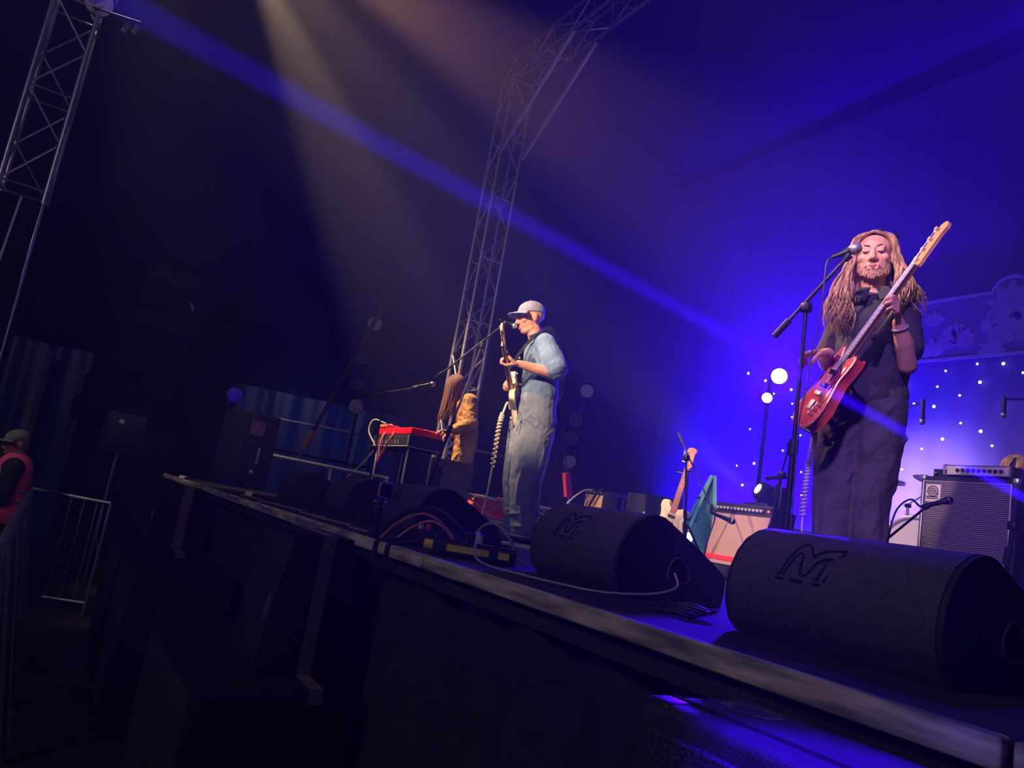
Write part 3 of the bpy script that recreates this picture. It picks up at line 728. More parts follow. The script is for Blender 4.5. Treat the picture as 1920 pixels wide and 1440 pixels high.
top = [(-5.9, 2.63), (-2.4, 2.63), (-2.4, 3.34), (-3.95, 3.34)] + [(-4.11 + 0.19 * math.cos(R(a)), 3.30 + 0.17 * math.sin(R(a))) for a in range(20, 170, 15)] + [(-4.30, 3.34), (-5.9, 3.34)]
MB().prism(top, 0.012, onban(7.92)).build('cloth', m_ban, bn, world=True)
m = MB()
m.box((-4.15, 7.903, 2.645), (3.5, 0.01, 0.035)); m.box((-5.1, 7.903, 3.325), (1.6, 0.01, 0.035)); m.box((-3.17, 7.903, 3.325), (1.55, 0.01, 0.035))
m.tube([(-4.11 + 0.19 * math.cos(R(a)), 7.903, 3.30 + 0.17 * math.sin(R(a))) for a in range(0, 181, 12)], 0.018, 6)
m.build('border', m_ban2, bn, world=True)
def petal(cx, cz, ang, ln, wd):
    p = smooth_loop([(0, 0), (ln * .35, wd * .5), (ln * .75, wd * .38), (ln, 0), (ln * .75, -wd * .38), (ln * .35, -wd * .5)], 4)
    c, s = math.cos(ang), math.sin(ang)
    return [(cx + x * c - y * s, cz + x * s + y * c) for x, y in p]
def flower(cx, cz, sc_, m1, n=7, spread=150):
    f = MB()
    for i in range(n):
        a = R(90 - spread / 2 + spread * i / (n - 1))
        f.prism(petal(cx, cz, a, sc_ * (1 - .25 * abs(i - (n - 1) / 2) / n), sc_ * .42), 0.006 + 0.001 * (i % 3), onban(7.906))
    return f.build('flower', m1, bn, world=True)
flower(-4.65, 2.80, 0.24, m_fl, 9, 170)
flower(-4.66, 2.86, 0.19, m_fl2, 5, 90)
flower(-4.90, 3.04, 0.17, m_fl2, 5, 100); flower(-4.92, 2.70, 0.20, m_fl2, 5, 130)
flower(-4.29, 2.86, 0.22, m_fl2, 4, 60); flower(-4.27, 2.68, 0.16, m_fl2, 6, 170)
flower(-4.05, 2.80, 0.30, m_fl2, 7, 160); flower(-4.10, 3.15, 0.28, m_fl2, 9, 280); flower(-3.7, 2.75, 0.28, m_fl, 9, 170)
flower(-5.35, 2.78, 0.26, m_fl, 9, 170); flower(-3.2, 2.8, 0.26, m_fl2, 9, 170)

# drum kit glimpsed between the long-haired singer and the bass cabinet
dr = thing('drum_riser', 'low black drum riser behind the bass cabinet', 'riser', (-3.7, 6.9, 0))
MB().box((0, 0, 0.10), (2.2, 1.7, 0.20), None, 0.006).build('platform', m_cloth, dr)
bd = thing('bass_drum', 'white-headed bass drum lying on its side behind the black bass cabinet', 'drum', (-4.0, 6.55, 0.2), R(8))
m_drum = mat('pearl_shell', (0.55, 0.50, 0.58), 0.3, var=0.08); m_skin = mat('drum_head', (0.62, 0.58, 0.62), 0.5, var=0.05)
MB().lathe([(0.27, -.19), (0.28, -.19), (0.28, .19), (0.27, .19)], (0, 0, 0.305), (0, -1, 0), 40).build('shell', m_drum, bd)
MB().lathe([(0.001, 0), (.262, 0), (.262, .008), (.001, .012)], (0, -0.19, 0.305), (0, -1, 0), 40).build('head', m_skin, bd)
MB().tube([(0.275 * math.cos(R(a)), -0.20, 0.305 + 0.275 * math.sin(R(a))) for a in range(0, 361, 10)], 0.018, 8, caps=False).build('hoop', m_drum, bd)
for a in range(0, 360, 45): MB().cyl((0.285 * math.cos(R(a)), -.18, .305 + .285 * math.sin(R(a))), (0.285 * math.cos(R(a)), -.06, .305 + .285 * math.sin(R(a))), 0.009, n=8).build('lug', m_alu, bd)
for s in (-1, 1): MB().tube([(s * .26, -.1, .30), (s * .42, -.22, 0.01)], .01, 8).build('spur', m_alu, bd)
def drum_stand(label, x, y, h, arm, ang):
    root = thing('cymbal_stand', label, 'cymbal stand', (x, y, 0.2))
    MB().tube([(0, 0, 0.03), (0, 0, h)], 0.013, 8).build('pole', m_alu, root)
    for a in (40, 160, 280): MB().tube([(0, 0, .28), (.26 * math.cos(R(a)), .26 * math.sin(R(a)), .01)], .009, 6).build('leg', m_alu, root)
    MB().tube([(0, 0, h - .01), arm], 0.008, 8).build('boom', m_alu, root)
    for z in (h * .5, h - .02): MB().box((0, 0, z), (.05, .035, .035), None, .006).build('clamp', m_dark, root)
    return root
drum_stand('chrome cymbal stand with a boom arm behind the white-headed drum', -4.22, 6.62, 0.72, (.30, -.02, .91), 0)
m_cym = mat('bronze_cymbal', (0.62, 0.48, 0.30), 0.3, 0.9, var=0.1)
cy = MB().lathe([(.001, .028), (.03, .026), (.045, .012), (.12, .004), (.225, -.012), (.226, -.014), (.12, .001), (.001, .02)], (-3.92, 6.60, 1.125), (.12, .15, 1), 40).build('cymbal', m_cym)
tag(cy, 'bronze cymbal tilted on the boom stand left of the square badge', 'cymbal')
hs = thing('hi_hat', 'hi-hat on a chrome stand seen beside the dark trousers of the long-haired singer', 'hi-hat', (-4.33, 6.42, 0.2))
MB().tube([(0, 0, .02), (0, 0, 1.05)], .010, 8).build('pole', m_alu, hs)
for a in (0, 120, 240): MB().tube([(0, 0, .26), (.22 * math.cos(R(a)), .22 * math.sin(R(a)), .01)], .009, 6).build('leg', m_alu, hs)
for z, s in ((.895, 1), (.865, -1)): MB().lathe([(.001, .026 * s), (.03, .024 * s), (.045, .010 * s), (.17, -.004 * s), (.17, -.006 * s), (.001, .018 * s)], (0, 0, z), (0, 0, 1), 32).build('cymbal', m_cym, hs)
MB().ball((0, 0, .80), (.05, .05, .03)).build('clutch', m_dark, hs)
sn = thing('snare_drum', 'small snare drum half hidden behind the black bass cabinet', 'drum', (-3.75, 6.78, 0.2))
MB().lathe([(.17, .5), (.178, .5), (.178, .63), (.17, .63)], (0, 0, 0), (0, 0, 1), 32).build('shell', m_drum, sn)
MB().lathe([(.001, .628), (.168, .628), (.168, .636), (.001, .636)], (0, 0, 0), (0, 0, 1), 32).build('head', m_skin, sn)
for a in (0, 120, 240): MB().tube([(.1 * math.cos(R(a)), .1 * math.sin(R(a)), .49), (0, 0, .3), (.2 * math.cos(R(a)), .2 * math.sin(R(a)), .01)], .009, 6).build('stand_leg', m_alu, sn)
# overhead microphones of the kit
def overhead(label, base, up, tip, drop):
    root = thing('microphone_stand', label, 'microphone stand', base)
    b = V(base); MB().tube([b + V((0, 0, .02)), V((b.x, b.y, up))], .011, 8).build('pole', m_dark, root, world=True)
    for a in (30, 150, 270): MB().tube([b + V((0, 0, .22)), b + V((.28 * math.cos(R(a)), .28 * math.sin(R(a)), .01))], .009, 6).build('leg', m_dark, root, world=True)
    MB().tube([V((b.x, b.y, up)), V(tip)], .009, 8).build('boom', m_dark, root, world=True)
    t = V(tip)
    mc = thing('microphone', label.replace('stand', 'held by its boom').replace('boom microphone held', 'overhead microphone held'), 'microphone', t)
    MB().tube([t + V((0, -0.0, .03)), t + V((0, 0, -.02)), t + V((.005, 0, -drop))], [.016, .022, .022], 10).build('body', m_dark, mc, world=True)
    MB().ball(t + V((.005, 0, -drop)), (.026, .026, .03)).build('grille', m_steel, mc, world=True)
    return root
overhead('overhead boom microphone stand beside the hip of the long-haired singer', (-4.75, 6.95, 0.0), 1.85, (-4.03, 6.42, 1.80), 0.17)
overhead('overhead boom microphone stand above the drummer, right of the star cloth', (-3.0, 7.45, 0.2), 2.02, (-3.6, 6.90, 1.92), 0.14)

# moving head on the floor upstage, beam towards the singers
mh = thing('moving_head_lamp', 'black moving head lamp with a lit lens behind the tan guitar amplifier', 'stage lamp', (-5.28, 6.06, 0.55))
MB().box((0, 0, 0.06), (0.32, 0.26, 0.12), None, 0.02).build('base', m_dark, mh)
for s in (-1, 1): MB().box((s * .15, 0, 0.24), (.035, .10, .26), None, .012).build('yoke_arm', m_dark, mh)
dv = (V((-6.2, 3.4, 1.9)) - V((-5.28, 6.06, .8))).normalized()
MB().lathe([(.05, -.2), (.10, -.18), (.115, -.05), (.10, .05), (.095, .14), (.085, .16)], (0, 0, .27), dv, 24).build('head_shell', m_dark, mh)
MB().lathe([(.001, .165), (.05, .162), (.060, .150)], (0, 0, .27), dv, 24).build('lens', mat('lit_lens', (.9, .9, 1), .3, emit=(.80, .76, 1), estr=5), mh)
MB().tube(smooth_path([(.12, .1, .35), (.05, .2, .48), (-.02, .18, .50), (-.14, .05, .46)], 6), .022, 8).build('handle', m_dark, mh)
mc = thing('road_case', 'black road case under the moving head lamp', 'road case', (-5.28, 6.06, 0))
MB().box((0, 0, .275), (.6, .5, .545), None, .012).build('case_body', m_black, mc)
m = MB()
for z in (.012, .535): m.box((0, 0, z), (.612, .512, .022))
m.build('edge_trim', m_steel, mc)
# ---------------------------------------------------------------- people and instruments: builders
def frame_mat(P, rz): return Matrix.Translation(V(P)) @ Matrix.Rotation(R(rz), 4, 'Z')
def head_shape(mb, M, s=1.0, jaw=1.0, closed=True):
    """skull, jaw, nose, lips, ears, lids; head looks along local -y of M"""
    t = lambda p: M @ (V(p) * s)
    def ball(c, r, n=14, m=9):
        b = MB().ball((0, 0, 0), [k * s for k in r], None, n, m); Rm = M.to_3x3()
        mb.add([Rm @ p + t(c) for p in b.v], b.f)
    ball((0, 0.018, 0.038), (0.077, 0.097, 0.083), 20, 14)
    ball((0, -0.018, -0.030), (0.066 * jaw, 0.076, 0.088), 18, 12)
    ball((0, -0.062, -0.092), (0.030 * jaw, 0.024, 0.024)); mb.cap(t((-.042 * jaw, -.01, -.075)), .026 * s, t((-.018, -.058, -.095)), .022 * s); mb.cap(t((.042 * jaw, -.01, -.075)), .026 * s, t((.018, -.058, -.095)), .022 * s)
    mb.cap(t((-.040, -.072, .030)), .014 * s, t((.040, -.072, .030)), .014 * s)
    for x in (-1, 1):
        ball((x * .044, -.060, -.018), (.024, .022, .022)); ball((x * .031, -.079, .010), (.0165, .012, .012)); ball((x * .0125, -.098, -.031), (.011, .012, .010))
        ball((x * .079, .014, -.004), (.010, .022, .034)); ball((x * .083, .024, .006), (.008, .012, .022))
    mb.cap(t((0, -.086, .020)), .010 * s, t((0, -.112, -.026)), .0135 * s)
    mb.cap(t((-.020, -.088, -.060)), .008 * s, t((.020, -.088, -.060)), .008 * s); mb.cap(t((-.017, -.086, -.074)), .0095 * s, t((.017, -.086, -.074)), .0095 * s)
def face_detail(parent, M, s, skin_lip, brow, lash=None):
    t = lambda p: M @ (V(p) * s)
    m = MB()
    for x in (-1, 1): m.tube(smooth_path([t((x * .013, -.0862, .0300)), t((x * .024, -.0880, .0345)), t((x * .037, -.0845, .0362)), t((x * .050, -.0735, .0300))], 4), [.0022 * s + .0014 * s * math.sin(math.pi * i / 12) for i in range(13)], 6)
    m.build('eyebrow', brow, parent)
    m = MB()
    for x in (-1, 1): m.tube([t((x * .017, -.0885, .006)), t((x * .031, -.0925, .0025)), t((x * .045, -.0865, .006))], [.002 * s, .003 * s, .002 * s], 6)
    m.build('eyelash', lash or brow, parent)
    m = MB()
    m.tube([t((-.029, -.0865, -.0595)), t((-.010, -.0970, -.0610)), t((0, -.0975, -.0625)), t((.010, -.0970, -.0610)), t((.029, -.0865, -.0595))], [.0015 * s, .0036 * s, .0032 * s, .0036 * s, .0015 * s], 6)
    m.tube([t((-.024, -.0890, -.0640)), t((0, -.0970, -.0725)), t((.024, -.0890, -.0640))], [.0015 * s, .0050 * s, .0015 * s], 6)
    m.build('lips', skin_lip, parent)
def hand(mb, wrist, d, n, side, curls=((35, 45, 30),) * 4, thumb=(0.55, 0.65, 0.45), s=1.0, thumb_bend=25):
    """palm plus five fingers: d wrist to knuckles, n the palm side the fingers close on, side the way the thumb leaves"""
    w = V(wrist); d = V(d).normalized(); n = (V(n) - d * V(n).dot(d)).normalized(); sd = d.cross(n)
    if sd.dot(V(side)) < 0: sd = -sd
    offs = (.030, .010, -.010, -.029); lens = (.074, .084, .078, .060); kd = (.086, .090, .086, .078)
    for k in range(4):
        kn = w + (d * kd[k] + sd * offs[k]) * s
        mb.cap(w + sd * offs[k] * .55 * s + d * .008 * s, .015 * s, kn, .0118 * s, 10, 3)
        p = kn; v = d; ax = d.cross(n); r = .0098 * s
        for q, fr in enumerate((.46, .31, .23)):
            v = Matrix.Rotation(R(curls[k][q]), 3, ax) @ v
            p2 = p + v * lens[k] * fr * s
            mb.cap(p, r, p2, r * .92, 10, 3); p = p2; r *= .92
    b = w + (d * .022 + sd * .022 + n * .004) * s
    v = (d * thumb[0] + sd * thumb[1] + n * thumb[2]).normalized(); p = b; r = .0145 * s
    ax = v.cross((n - sd * .6).normalized())
    for q, L in enumerate((.044, .034, .028)):
        p2 = p + v * L * s; mb.cap(p, r, p2, r * .86, 10, 3); p = p2; r *= .86
        v = Matrix.Rotation(R(thumb_bend), 3, ax) @ v
BODY_OUT = [(-.17, -.02), (-.165, .07), (-.13, .135), (-.06, .165), (.02, .138), (.08, .110), (.14, .115), (.19, .135), (.235, .128), (.248, .09), (.21, .06), (.188, .035), (.188, -.035), (.20, -.07), (.212, -.10), (.192, -.13), (.14, -.128), (.08, -.118), (0, -.15), (-.07, -.172), (-.13, -.15), (-.165, -.09)]
def guitar(name, label, G, scale, m_body, m_neck, m_board, m_guard, ntun=6, hs=.19, bs=1.0, flip=1, m_rim=None, cat='guitar'):
    """G maps local x (bridge to nut), y (across), z (face normal) to the world; root sits at the bridge"""
    root = thing(name, label, cat, G.translation, rot=G.to_euler())
    out = [(x * bs, y * bs * flip) for x, y in smooth_loop(BODY_OUT, 5)]
    MB().prism(out, .043, Matrix.Translation((0, 0, -.043)), .008).build('body', m_body, root)
    if m_rim: MB().tube([V((x * .985, y * .985, .0005)) for x, y in out + out[:1]], .0028, 5, False).build('binding', m_rim, root)
    g = smooth_loop([(-.02, -.02), (-.05, -.10), (.0, -.115), (.08, -.09), (.14, -.095), (.17, -.07), (.17, .04), (.19, .08), (.15, .085), (.10, .07), (.05, .05), (.0, .03)], 4)
    MB().prism([(x * bs, y * bs * flip) for x, y in g], .003, None, .001).build('pickguard', m_guard, root)
    for x in (.045, .115): MB().box((x * bs, 0, .008), (.024, .075 * bs, .014), None, .004).build('pickup', m_dark, root)
    br = MB().box((0, 0, .007), (.022, .075 * bs, .012), None, .003); br.box((-.06 * bs, 0, .005), (.05, .05, .007), None, .003); br.build('bridge', m_alu, root)
    for k in range(3): MB().cyl((-.05 * bs - k * .025, -.105 * bs * flip + k * .012, .002), (-.05 * bs - k * .025, -.105 * bs * flip + k * .012, .020), .010).build('knob', m_alu, root)
    n0 = .155 * bs; L = scale
    nk = MB()
    def nsec(x, w, th): return [V((x, w * math.cos(a) , -.010 - th * max(0, math.sin(a)) + (.012 if False else 0))) for a in [math.pi * i / 8 for i in range(9)]]
    secs = [(n0, .028, .020), (n0 + .05, .027, .016), (L * .6, .024, .014), (L, .0215, .013), (L + .012, .020, .014)]
    vs = []; fs = []
    for x, w, th in secs: vs += nsec(x, w, th)
    for i in range(len(secs) - 1):
        for j in range(8): fs.append((i * 9 + j, i * 9 + j + 1, (i + 1) * 9 + j + 1, (i + 1) * 9 + j))
        fs.append((i * 9 + 8, i * 9, (i + 1) * 9, (i + 1) * 9 + 8))
    nk.add(vs, fs); neck = nk.build('neck', m_neck, root)
    MB().add([V((n0 - .01, -.028, -.010)), V((n0 - .01, .028, -.010)), V((L, .0215, -.010)), V((L, -.0215, -.010)), V((n0 - .01, -.028, .004)), V((n0 - .01, .028, .004)), V((L, .0215, .002)), V((L, -.0215, .002))],
             [(0, 1, 2, 3), (4, 5, 6, 7), (0, 1, 5, 4), (1, 2, 6, 5), (2, 3, 7, 6), (3, 0, 4, 7)]).build('fretboard', m_board, neck)
    fr = MB(); k = 1
    while k < 21:
        x = L - (L - L / 2 ** (k / 12)) ; x = L * (2 ** (-k / 12)); 
        if x < n0: break
        fr.box((x, 0, .0035), (.0022, .043, .002)); k += 1
    fr.build('fret', m_alu, neck)
    dt = MB()
    for k in (3, 5, 7, 9, 12): dt.ball((L * (2 ** (-(k - .5) / 12)), 0, .0036), (.0035, .0035, .001), None, 8, 4)
    dt.build('inlay', m_white, neck)
    MB().box((L + .003, 0, .001), (.006, .043, .010), None, .001).build('nut', m_white, neck)
    h = smooth_loop([(L + .004, -.021), (L + .004, .021), (L + .03, .030), (L + .05, .036), (L + hs * .75, .046), (L + hs * .93, .040), (L + hs, .012), (L + hs * .96, -.018), (L + hs * .86, -.030), (L + hs * .72, -.020), (L + .05, -.022)], 3)
    hd_ = MB().prism([(x, y * flip) for x, y in h], .014, Matrix.Translation((0, 0, -.024)), .002).build('headstock', m_neck, root)
    for k in range(ntun):
        x = L + .035 + (hs - .075) * k / (ntun - 1); y = .026 + .012 * k / (ntun - 1)
        z_ = 1.6 if ntun == 4 else 1.0
        tn_ = MB().cyl((x, y * flip, -.012), (x, y * flip, .004), .006 * z_)
        tn_.cyl((x, (y + .008) * flip, -.016), (x, (y + .028) * flip, -.016), .003 * z_, n=8); tn_.ball((x, (y + .034) * flip, -.016), (.008 * z_, .011 * z_, .004 * z_), None, 8, 6)
        tn_.build('tuner', m_alu, hd_)
    st = MB()
    for k in range(ntun):
        y = -.026 + .052 * k / (ntun - 1); st.tube([(-.01, y, .012), (L, y * .65, .006), (L + .035 + (hs - .075) * k / (ntun - 1), (.026 + .012 * k / (ntun - 1)) * flip, .0)], .0007 if ntun > 4 else .0009, 5)
    st.build('strings', m_alu, root)
    return root
def axes(o, a, n):
    """matrix with x along a, z along n (made square), origin o"""
    a = V(a).normalized(); n = V(n); n = (n - a * n.dot(a)).normalized(); b = n.cross(a)
    return Matrix(((a.x, b.x, n.x, o[0]), (a.y, b.y, n.y, o[1]), (a.z, b.z, n.z, o[2]), (0, 0, 0, 1)))
def mic(label, W, head, tail, r=.024, cat='microphone', m_ball=None):
    h = W @ V(head); t = W @ V(tail); d = (h - t).normalized(); L = (h - t).length
    root = thing('microphone', label, cat, t)
    MB().lathe([(.006, 0), (.010, .004), (.0115, .03), (.016, L - .055), (.019, L - .040), (.021, L - .036)], t, d, 18).build('handle', m_dark, root, world=True)
    MB().ball(h - d * .012, (r, r, r * 1.15), (d.to_track_quat('Z', 'Y').to_euler()), 18, 12).build('grille_ball', m_ball or m_steel, root, world=True)
    MB().lathe([(r * .98, -.004), (r * 1.06, -.002), (r * 1.06, .003), (r * .98, .005)], h - d * .016, d, 20).build('ring', m_alu, root, world=True)
    return root
def mic_stand(label, W, base, top, boom_a, boom_b, tripod=True, r=.011):
    b = W @ V(base); b.z = max(b.z, 0); t = W @ V(top); A = W @ V(boom_a); B = W @ V(boom_b)
    root = thing('microphone_stand', label, 'microphone stand', b)
    md = b.lerp(t, .52)
    MB().tube([b + V((0, 0, .01)), md], r * 1.25, 10).build('lower_tube', m_dark, root, world=True)
    MB().tube([md, t], r * .85, 10).build('upper_tube', m_dark, root, world=True)
    MB().tube([md - (t - b).normalized() * .035, md + (t - b).normalized() * .035], r * 1.9, 10).build('clutch', m_dark, root, world=True)
    if tripod:
        for a in (20, 140, 260): MB().tube([b + V((0, 0, .17)), b + V((.32 * math.cos(R(a)), .32 * math.sin(R(a)), .012))], .010, 8).build('leg', m_dark, root, world=True)
    else: MB().lathe([(.001, .0), (.13, 0), (.13, .012), (.05, .022), (.02, .04), (.001, .04)], b, (0, 0, 1), 28).build('round_base', m_dark, root, world=True)
    bm_ = MB().tube([A, B], r * .75, 10).build('boom', m_dark, root, world=True)
    d = (B - A).normalized()
    MB().tube([A - d * .10, A], r * 1.5, 10).build('counterweight', m_dark, bm_, world=True)
    MB().box(t, (.05, .04, .05), None, .012).build('swivel', m_dark, root, world=True)
    MB().tube([B, B + d * .03], [r * 1.3, r * 1.8], 10).build('mic_clip', m_dark, root, world=True)
    return root
def cable(name, label, pts, r, material, n=8, cat='cable', sides=6):
    o = MB().tube(smooth_path(pts, n), r, sides).build(name, material); tag(o, label, cat); return o
def folds(mb, pts, rs, specs, r=.012):
    """raised creases on a sleeve or leg given by its centre line pts and radii rs; spec = (t0, angle0, t1, angle1, size)"""
    P = [V(p) for p in pts]; n = len(P) - 1
    def at(t, ang):
        k = min(int(t * n), n - 1); u = t * n - k; c = P[k].lerp(P[k + 1], u); q = rs[k] + (rs[k + 1] - rs[k]) * u
        d = (P[k + 1] - P[k]).normalized(); a = V((1, 0, 0)); a = (a - d * a.dot(d)).normalized(); b2 = d.cross(a)
        return c + (a * math.cos(R(ang)) + b2 * math.sin(R(ang))) * (q - .002)
    for t0, a0, t1, a1, sz in specs:
        m = 9; path = [at(t0 + (t1 - t0) * i / m, a0 + (a1 - a0) * i / m) for i in range(m + 1)]
        mb.tube(path, [max(.002, r * sz * math.sin(math.pi * (i + .5) / (m + 1))) for i in range(m + 1)], 8)
def leg_folds(seed, n=26):
    q = random.Random(seed); out = []
    for i in range(n):
        t = q.random(); a = q.uniform(0, 360); k = q.random()
        if t > .80: out.append((t, a, min(1, t + q.uniform(-.03, .03)), a + q.uniform(70, 130), q.uniform(.8, 1.3)))       # bunching at the hem
        elif t < .30: out.append((t, a, t + q.uniform(.08, .18), a + q.choice((-1, 1)) * q.uniform(30, 70), q.uniform(.7, 1.2)))  # pulls at the hip
        else: out.append((t, a, min(1, t + q.uniform(.12, .35)), a + q.uniform(-22, 22), q.uniform(.7, 1.3)))                # long drape
    return out
def lock(mb, p0, ctrl, r, wav=.010, n=12, ph=0.0, flat=.45):
    pts = smooth_path([p0] + ctrl, 5); k = len(pts); out = []; rs = []
    for i, p in enumerate(pts):
        u = i / (k - 1); w = wav * u
        out.append(p + V((w * math.sin(u * n + ph), w * math.cos(u * n * .8 + ph * 1.7), 0)))
        rs.append(r * (0.55 + 0.6 * math.sin(math.pi * min(1, u * 1.15 + .1))) * (1 if u < .85 else max(.12, (1 - u) / .15)))
    mb.tube(out, rs, 6, True, flat)
# ---------------------------------------------------------------- skin, hair and clothes
m_skin = mat('skin', (0.52, 0.27, 0.19), 0.5, var=0.10, scale=22, bump=0.08, bscale=180)
m_lip = mat('lip', (0.45, 0.14, 0.12), 0.45, var=0.1)
m_blond = two_tone('long_fair_hair', (0.17, 0.09, 0.05), (0.66, 0.43, 0.27), 18, 0.42, 0.3, 0.7, 'noise', (3, 3, .7))
m_brow = mat('dark_brow', (0.09, 0.05, 0.03), 0.7)
m_beard = two_tone('short_beard', (0.26, 0.13, 0.08), (0.42, 0.24, 0.16), 60, 0.8)
m_shirt = mat('charcoal_shirt', (0.034, 0.031, 0.038), 0.8, var=0.3, scale=9, bump=0.5, bscale=14)
m_trous = mat('charcoal_trousers', (0.075, 0.064, 0.078), 0.85, var=0.3, scale=8, bump=0.6, bscale=12)
m_denim = mat('washed_denim_shirt', (0.095, 0.165, 0.26), 0.85, var=0.18, scale=10, bump=0.5, bscale=16)
m_jeans = two_tone('worn_work_denim', (0.085, 0.135, 0.20), (0.20, 0.235, 0.27), 4.5, 0.85, 0.32, 0.72)
m_cap = mat('pale_blue_cap', (0.27, 0.30, 0.44), 0.8, var=0.1, scale=14, bump=0.3, bscale=90)
m_tan = mat('mustard_cord', (0.46, 0.25, 0.07), 0.85, var=0.3, scale=9, bump=0.9, bscale=16)
m_dread = two_tone('brown_locks', (0.05, 0.02, 0.015), (0.30, 0.13, 0.09), 40, 0.75, 0.3, 0.7, 'noise', (3, 3, .6))
m_shoe = mat('black_canvas_shoe', (0.012, 0.012, 0.014), 0.6); m_sole = mat('white_rubber', (0.62, 0.60, 0.58), 0.6)
def shoe(parent, M, s=1.0, m_up=None):
    t = lambda p: M @ (V(p) * s)
    m = MB(); m.cap(t((0, .05, .05)), .038 * s, t((0, -.11, .04)), .036 * s); m.cap(t((0, .06, .05)), .036 * s, t((0, .03, .10)), .038 * s); m.cap(t((0, -.02, .06)), .036 * s, t((0, .02, .09)), .036 * s)
    a = m.build('shoe', m_up or m_shoe, parent, remesh=.008, smoothing=2)
    out = [(x * s, y * s) for x, y in smooth_loop([(-.040, .09), (-.044, 0), (-.047, -.09), (-.03, -.148), (.03, -.148), (.047, -.09), (.044, 0), (.040, .09), (0, .108)], 4)]
    MB().prism(out, .024 * s, M).build('sole', m_sole, a)
    l = MB()
    for k in range(4): l.tube([t((-.024, -.02 - k * .022, .092 - k * .006)), t((0, -.024 - k * .022, .098 - k * .006)), t((.024, -.02 - k * .022, .092 - k * .006))], .003 * s, 5)
    l.build('laces', m_sole, a)

# ================= the long-haired singer, facing the crowd and the camera, playing a red bass guitar
MP, MRZ = (-2.299, 3.227, 0.0), 35.47
WM = frame_mat(MP, MRZ)
man = thing('person', 'person with long fair hair and dark clothes smiling and playing a red guitar', 'person', MP, R(MRZ))
hm = Matrix.Translation((-.030, -.03, 1.735)) @ Matrix.Rotation(R(-4), 4, 'Z') @ Matrix.Rotation(R(7), 4, 'X') @ Matrix.Rotation(R(-3), 4, 'Y')
b = MB()
head_shape(b, hm, 1.03, 1.04)
b.chain([(-.02, .03, 1.52), (-.028, .01, 1.68)], [.058, .056])
b.chain([(-.13, .06, 1.45), (-.02, .03, 1.48), (.11, -.05, 1.44)], [.045, .065, .045])
b.chain([(-.02, .03, 1.43), (-.02, .03, 1.12), (-.02, .02, 1.0)], [.09, .09, .09])
b.chain([(.122, -.075, 1.445), (.150, -.10, 1.18)], [.050, .043]); b.chain([(.150, -.10, 1.18), (.128, -.165, 1.265), (.096, -.225, 1.345)], [.043, .042, .027])
b.chain([(-.145, .075, 1.445), (-.195, .04, 1.20)], [.050, .042]); b.chain([(-.195, .04, 1.20), (-.205, -.10, 1.20), (-.185, -.215, 1.185)], [.042, .040, .027])
hand(b, (.094, -.228, 1.352), (-.10, -.80, .55), (-.95, -.05, .1), (.48, -.09, .87), ((32, 70, 50), (36, 72, 50), (40, 74, 50), (46, 74, 50)), (.15, .9, .25), 1.02)
hand(b, (-.188, -.222, 1.183), (-.75, -.30, -.12), (.25, .15, -1.0), (.3, -.6, -.5), ((15, 35, 25), (28, 40, 28), (38, 45, 30), (45, 50, 30)), (.75, .55, .25), .98)
for x0, x1 in ((-.10, -.085), (.06, .055)): b.chain([(x0, .02, .92), (x1 - .01, .02, .50), (x1, .03, .10)], [.08, .055, .042])
b.build('body', m_skin, man, remesh=.0045, smoothing=2)
face_detail(man, hm, 1.03, m_lip, m_brow)
# beard and moustache
bb = MB()
for i in range(420):
    a = rnd.uniform(-1, 1); v = rnd.random()
    ang = a * 1.35; rr = .070
    z = -.052 - .055 * v * (1 - .35 * abs(a)) + .035 * abs(a) ** 2
    x = math.sin(ang) * rr * .98; y = -math.cos(ang) * .076 - .018 * (1 - abs(a)) + .004
    p = V((x, y, z)); d = V((x * .12, -.006, -.018 - .006 * rnd.random()))
    bb.tube([hm @ (p * 1.0), hm @ (p + d)], [.0036, .001], 5)
for i in range(40):
    x = rnd.uniform(-.03, .03); z = -.048 - abs(x) * .35 + rnd.uniform(-.003, .003)
    bb.tube([hm @ V((x, -.098 + abs(x) * .4, z)), hm @ V((x * 1.3, -.099 + abs(x) * .4, z - .010))], [.0028, .001], 5)
bb.build('beard', m_beard, man)
# hair: a cap of locks parted in the middle, falling in waves past the shoulders
h = MB()
ball = MB().ball((0, .030, .052), (.086, .096, .082), None, 18, 12)
h.add([hm @ p for p in ball.v if True], [f for f in ball.f])
for i in range(400):
    s = -1 if i % 2 else 1; u = rnd.random(); u2 = rnd.random(); q = rnd.random()
    ya = -.070 + .16 * u
    p0 = V((s * .002, ya, .136 - 3.4 * (ya - .02) ** 2))
    p1 = V((s * (.072 + .014 * u2), ya * .72 + .004, .070 + .02 * u2))
    p2 = V((s * (.094 + .022 * u2), ya * .62 + .012, -.02))
    p3 = V((s * (.102 + .055 * u2), ya * .6 + .005 - .035 * q, -.12))
    ln = (.16 + .12 * q) if s < 0 else (.10 + .11 * q)
    p4 = V((s * (.085 + .115 * u2), ya * .5 - .02 - .085 * q, -.12 - ln * .55))
    p5 = V((s * (.070 + (.155 if s > 0 else .135) * u2), ya * .5 - .03 - .085 * q, -.12 - ln))
    lock(h, hm @ p0, [hm @ w for w in (p1, p2, p3, p4, p5)], .0092, .021, 14, rnd.uniform(0, 6.3))
for i in range(50):
    a = rnd.uniform(-1.3, 1.3)
    p0 = V((.05 * math.sin(a), .09, .10)); p1 = V((.085 * math.sin(a), .125, 0)); p2 = V((.13 * math.sin(a), .13, -.16)); p3 = V((.16 * math.sin(a), .12, -.30 - .06 * rnd.random()))
    lock(h, hm @ p0, [hm @ w for w in (p1, p2, p3)], .014, .014, 12, rnd.uniform(0, 6.3))
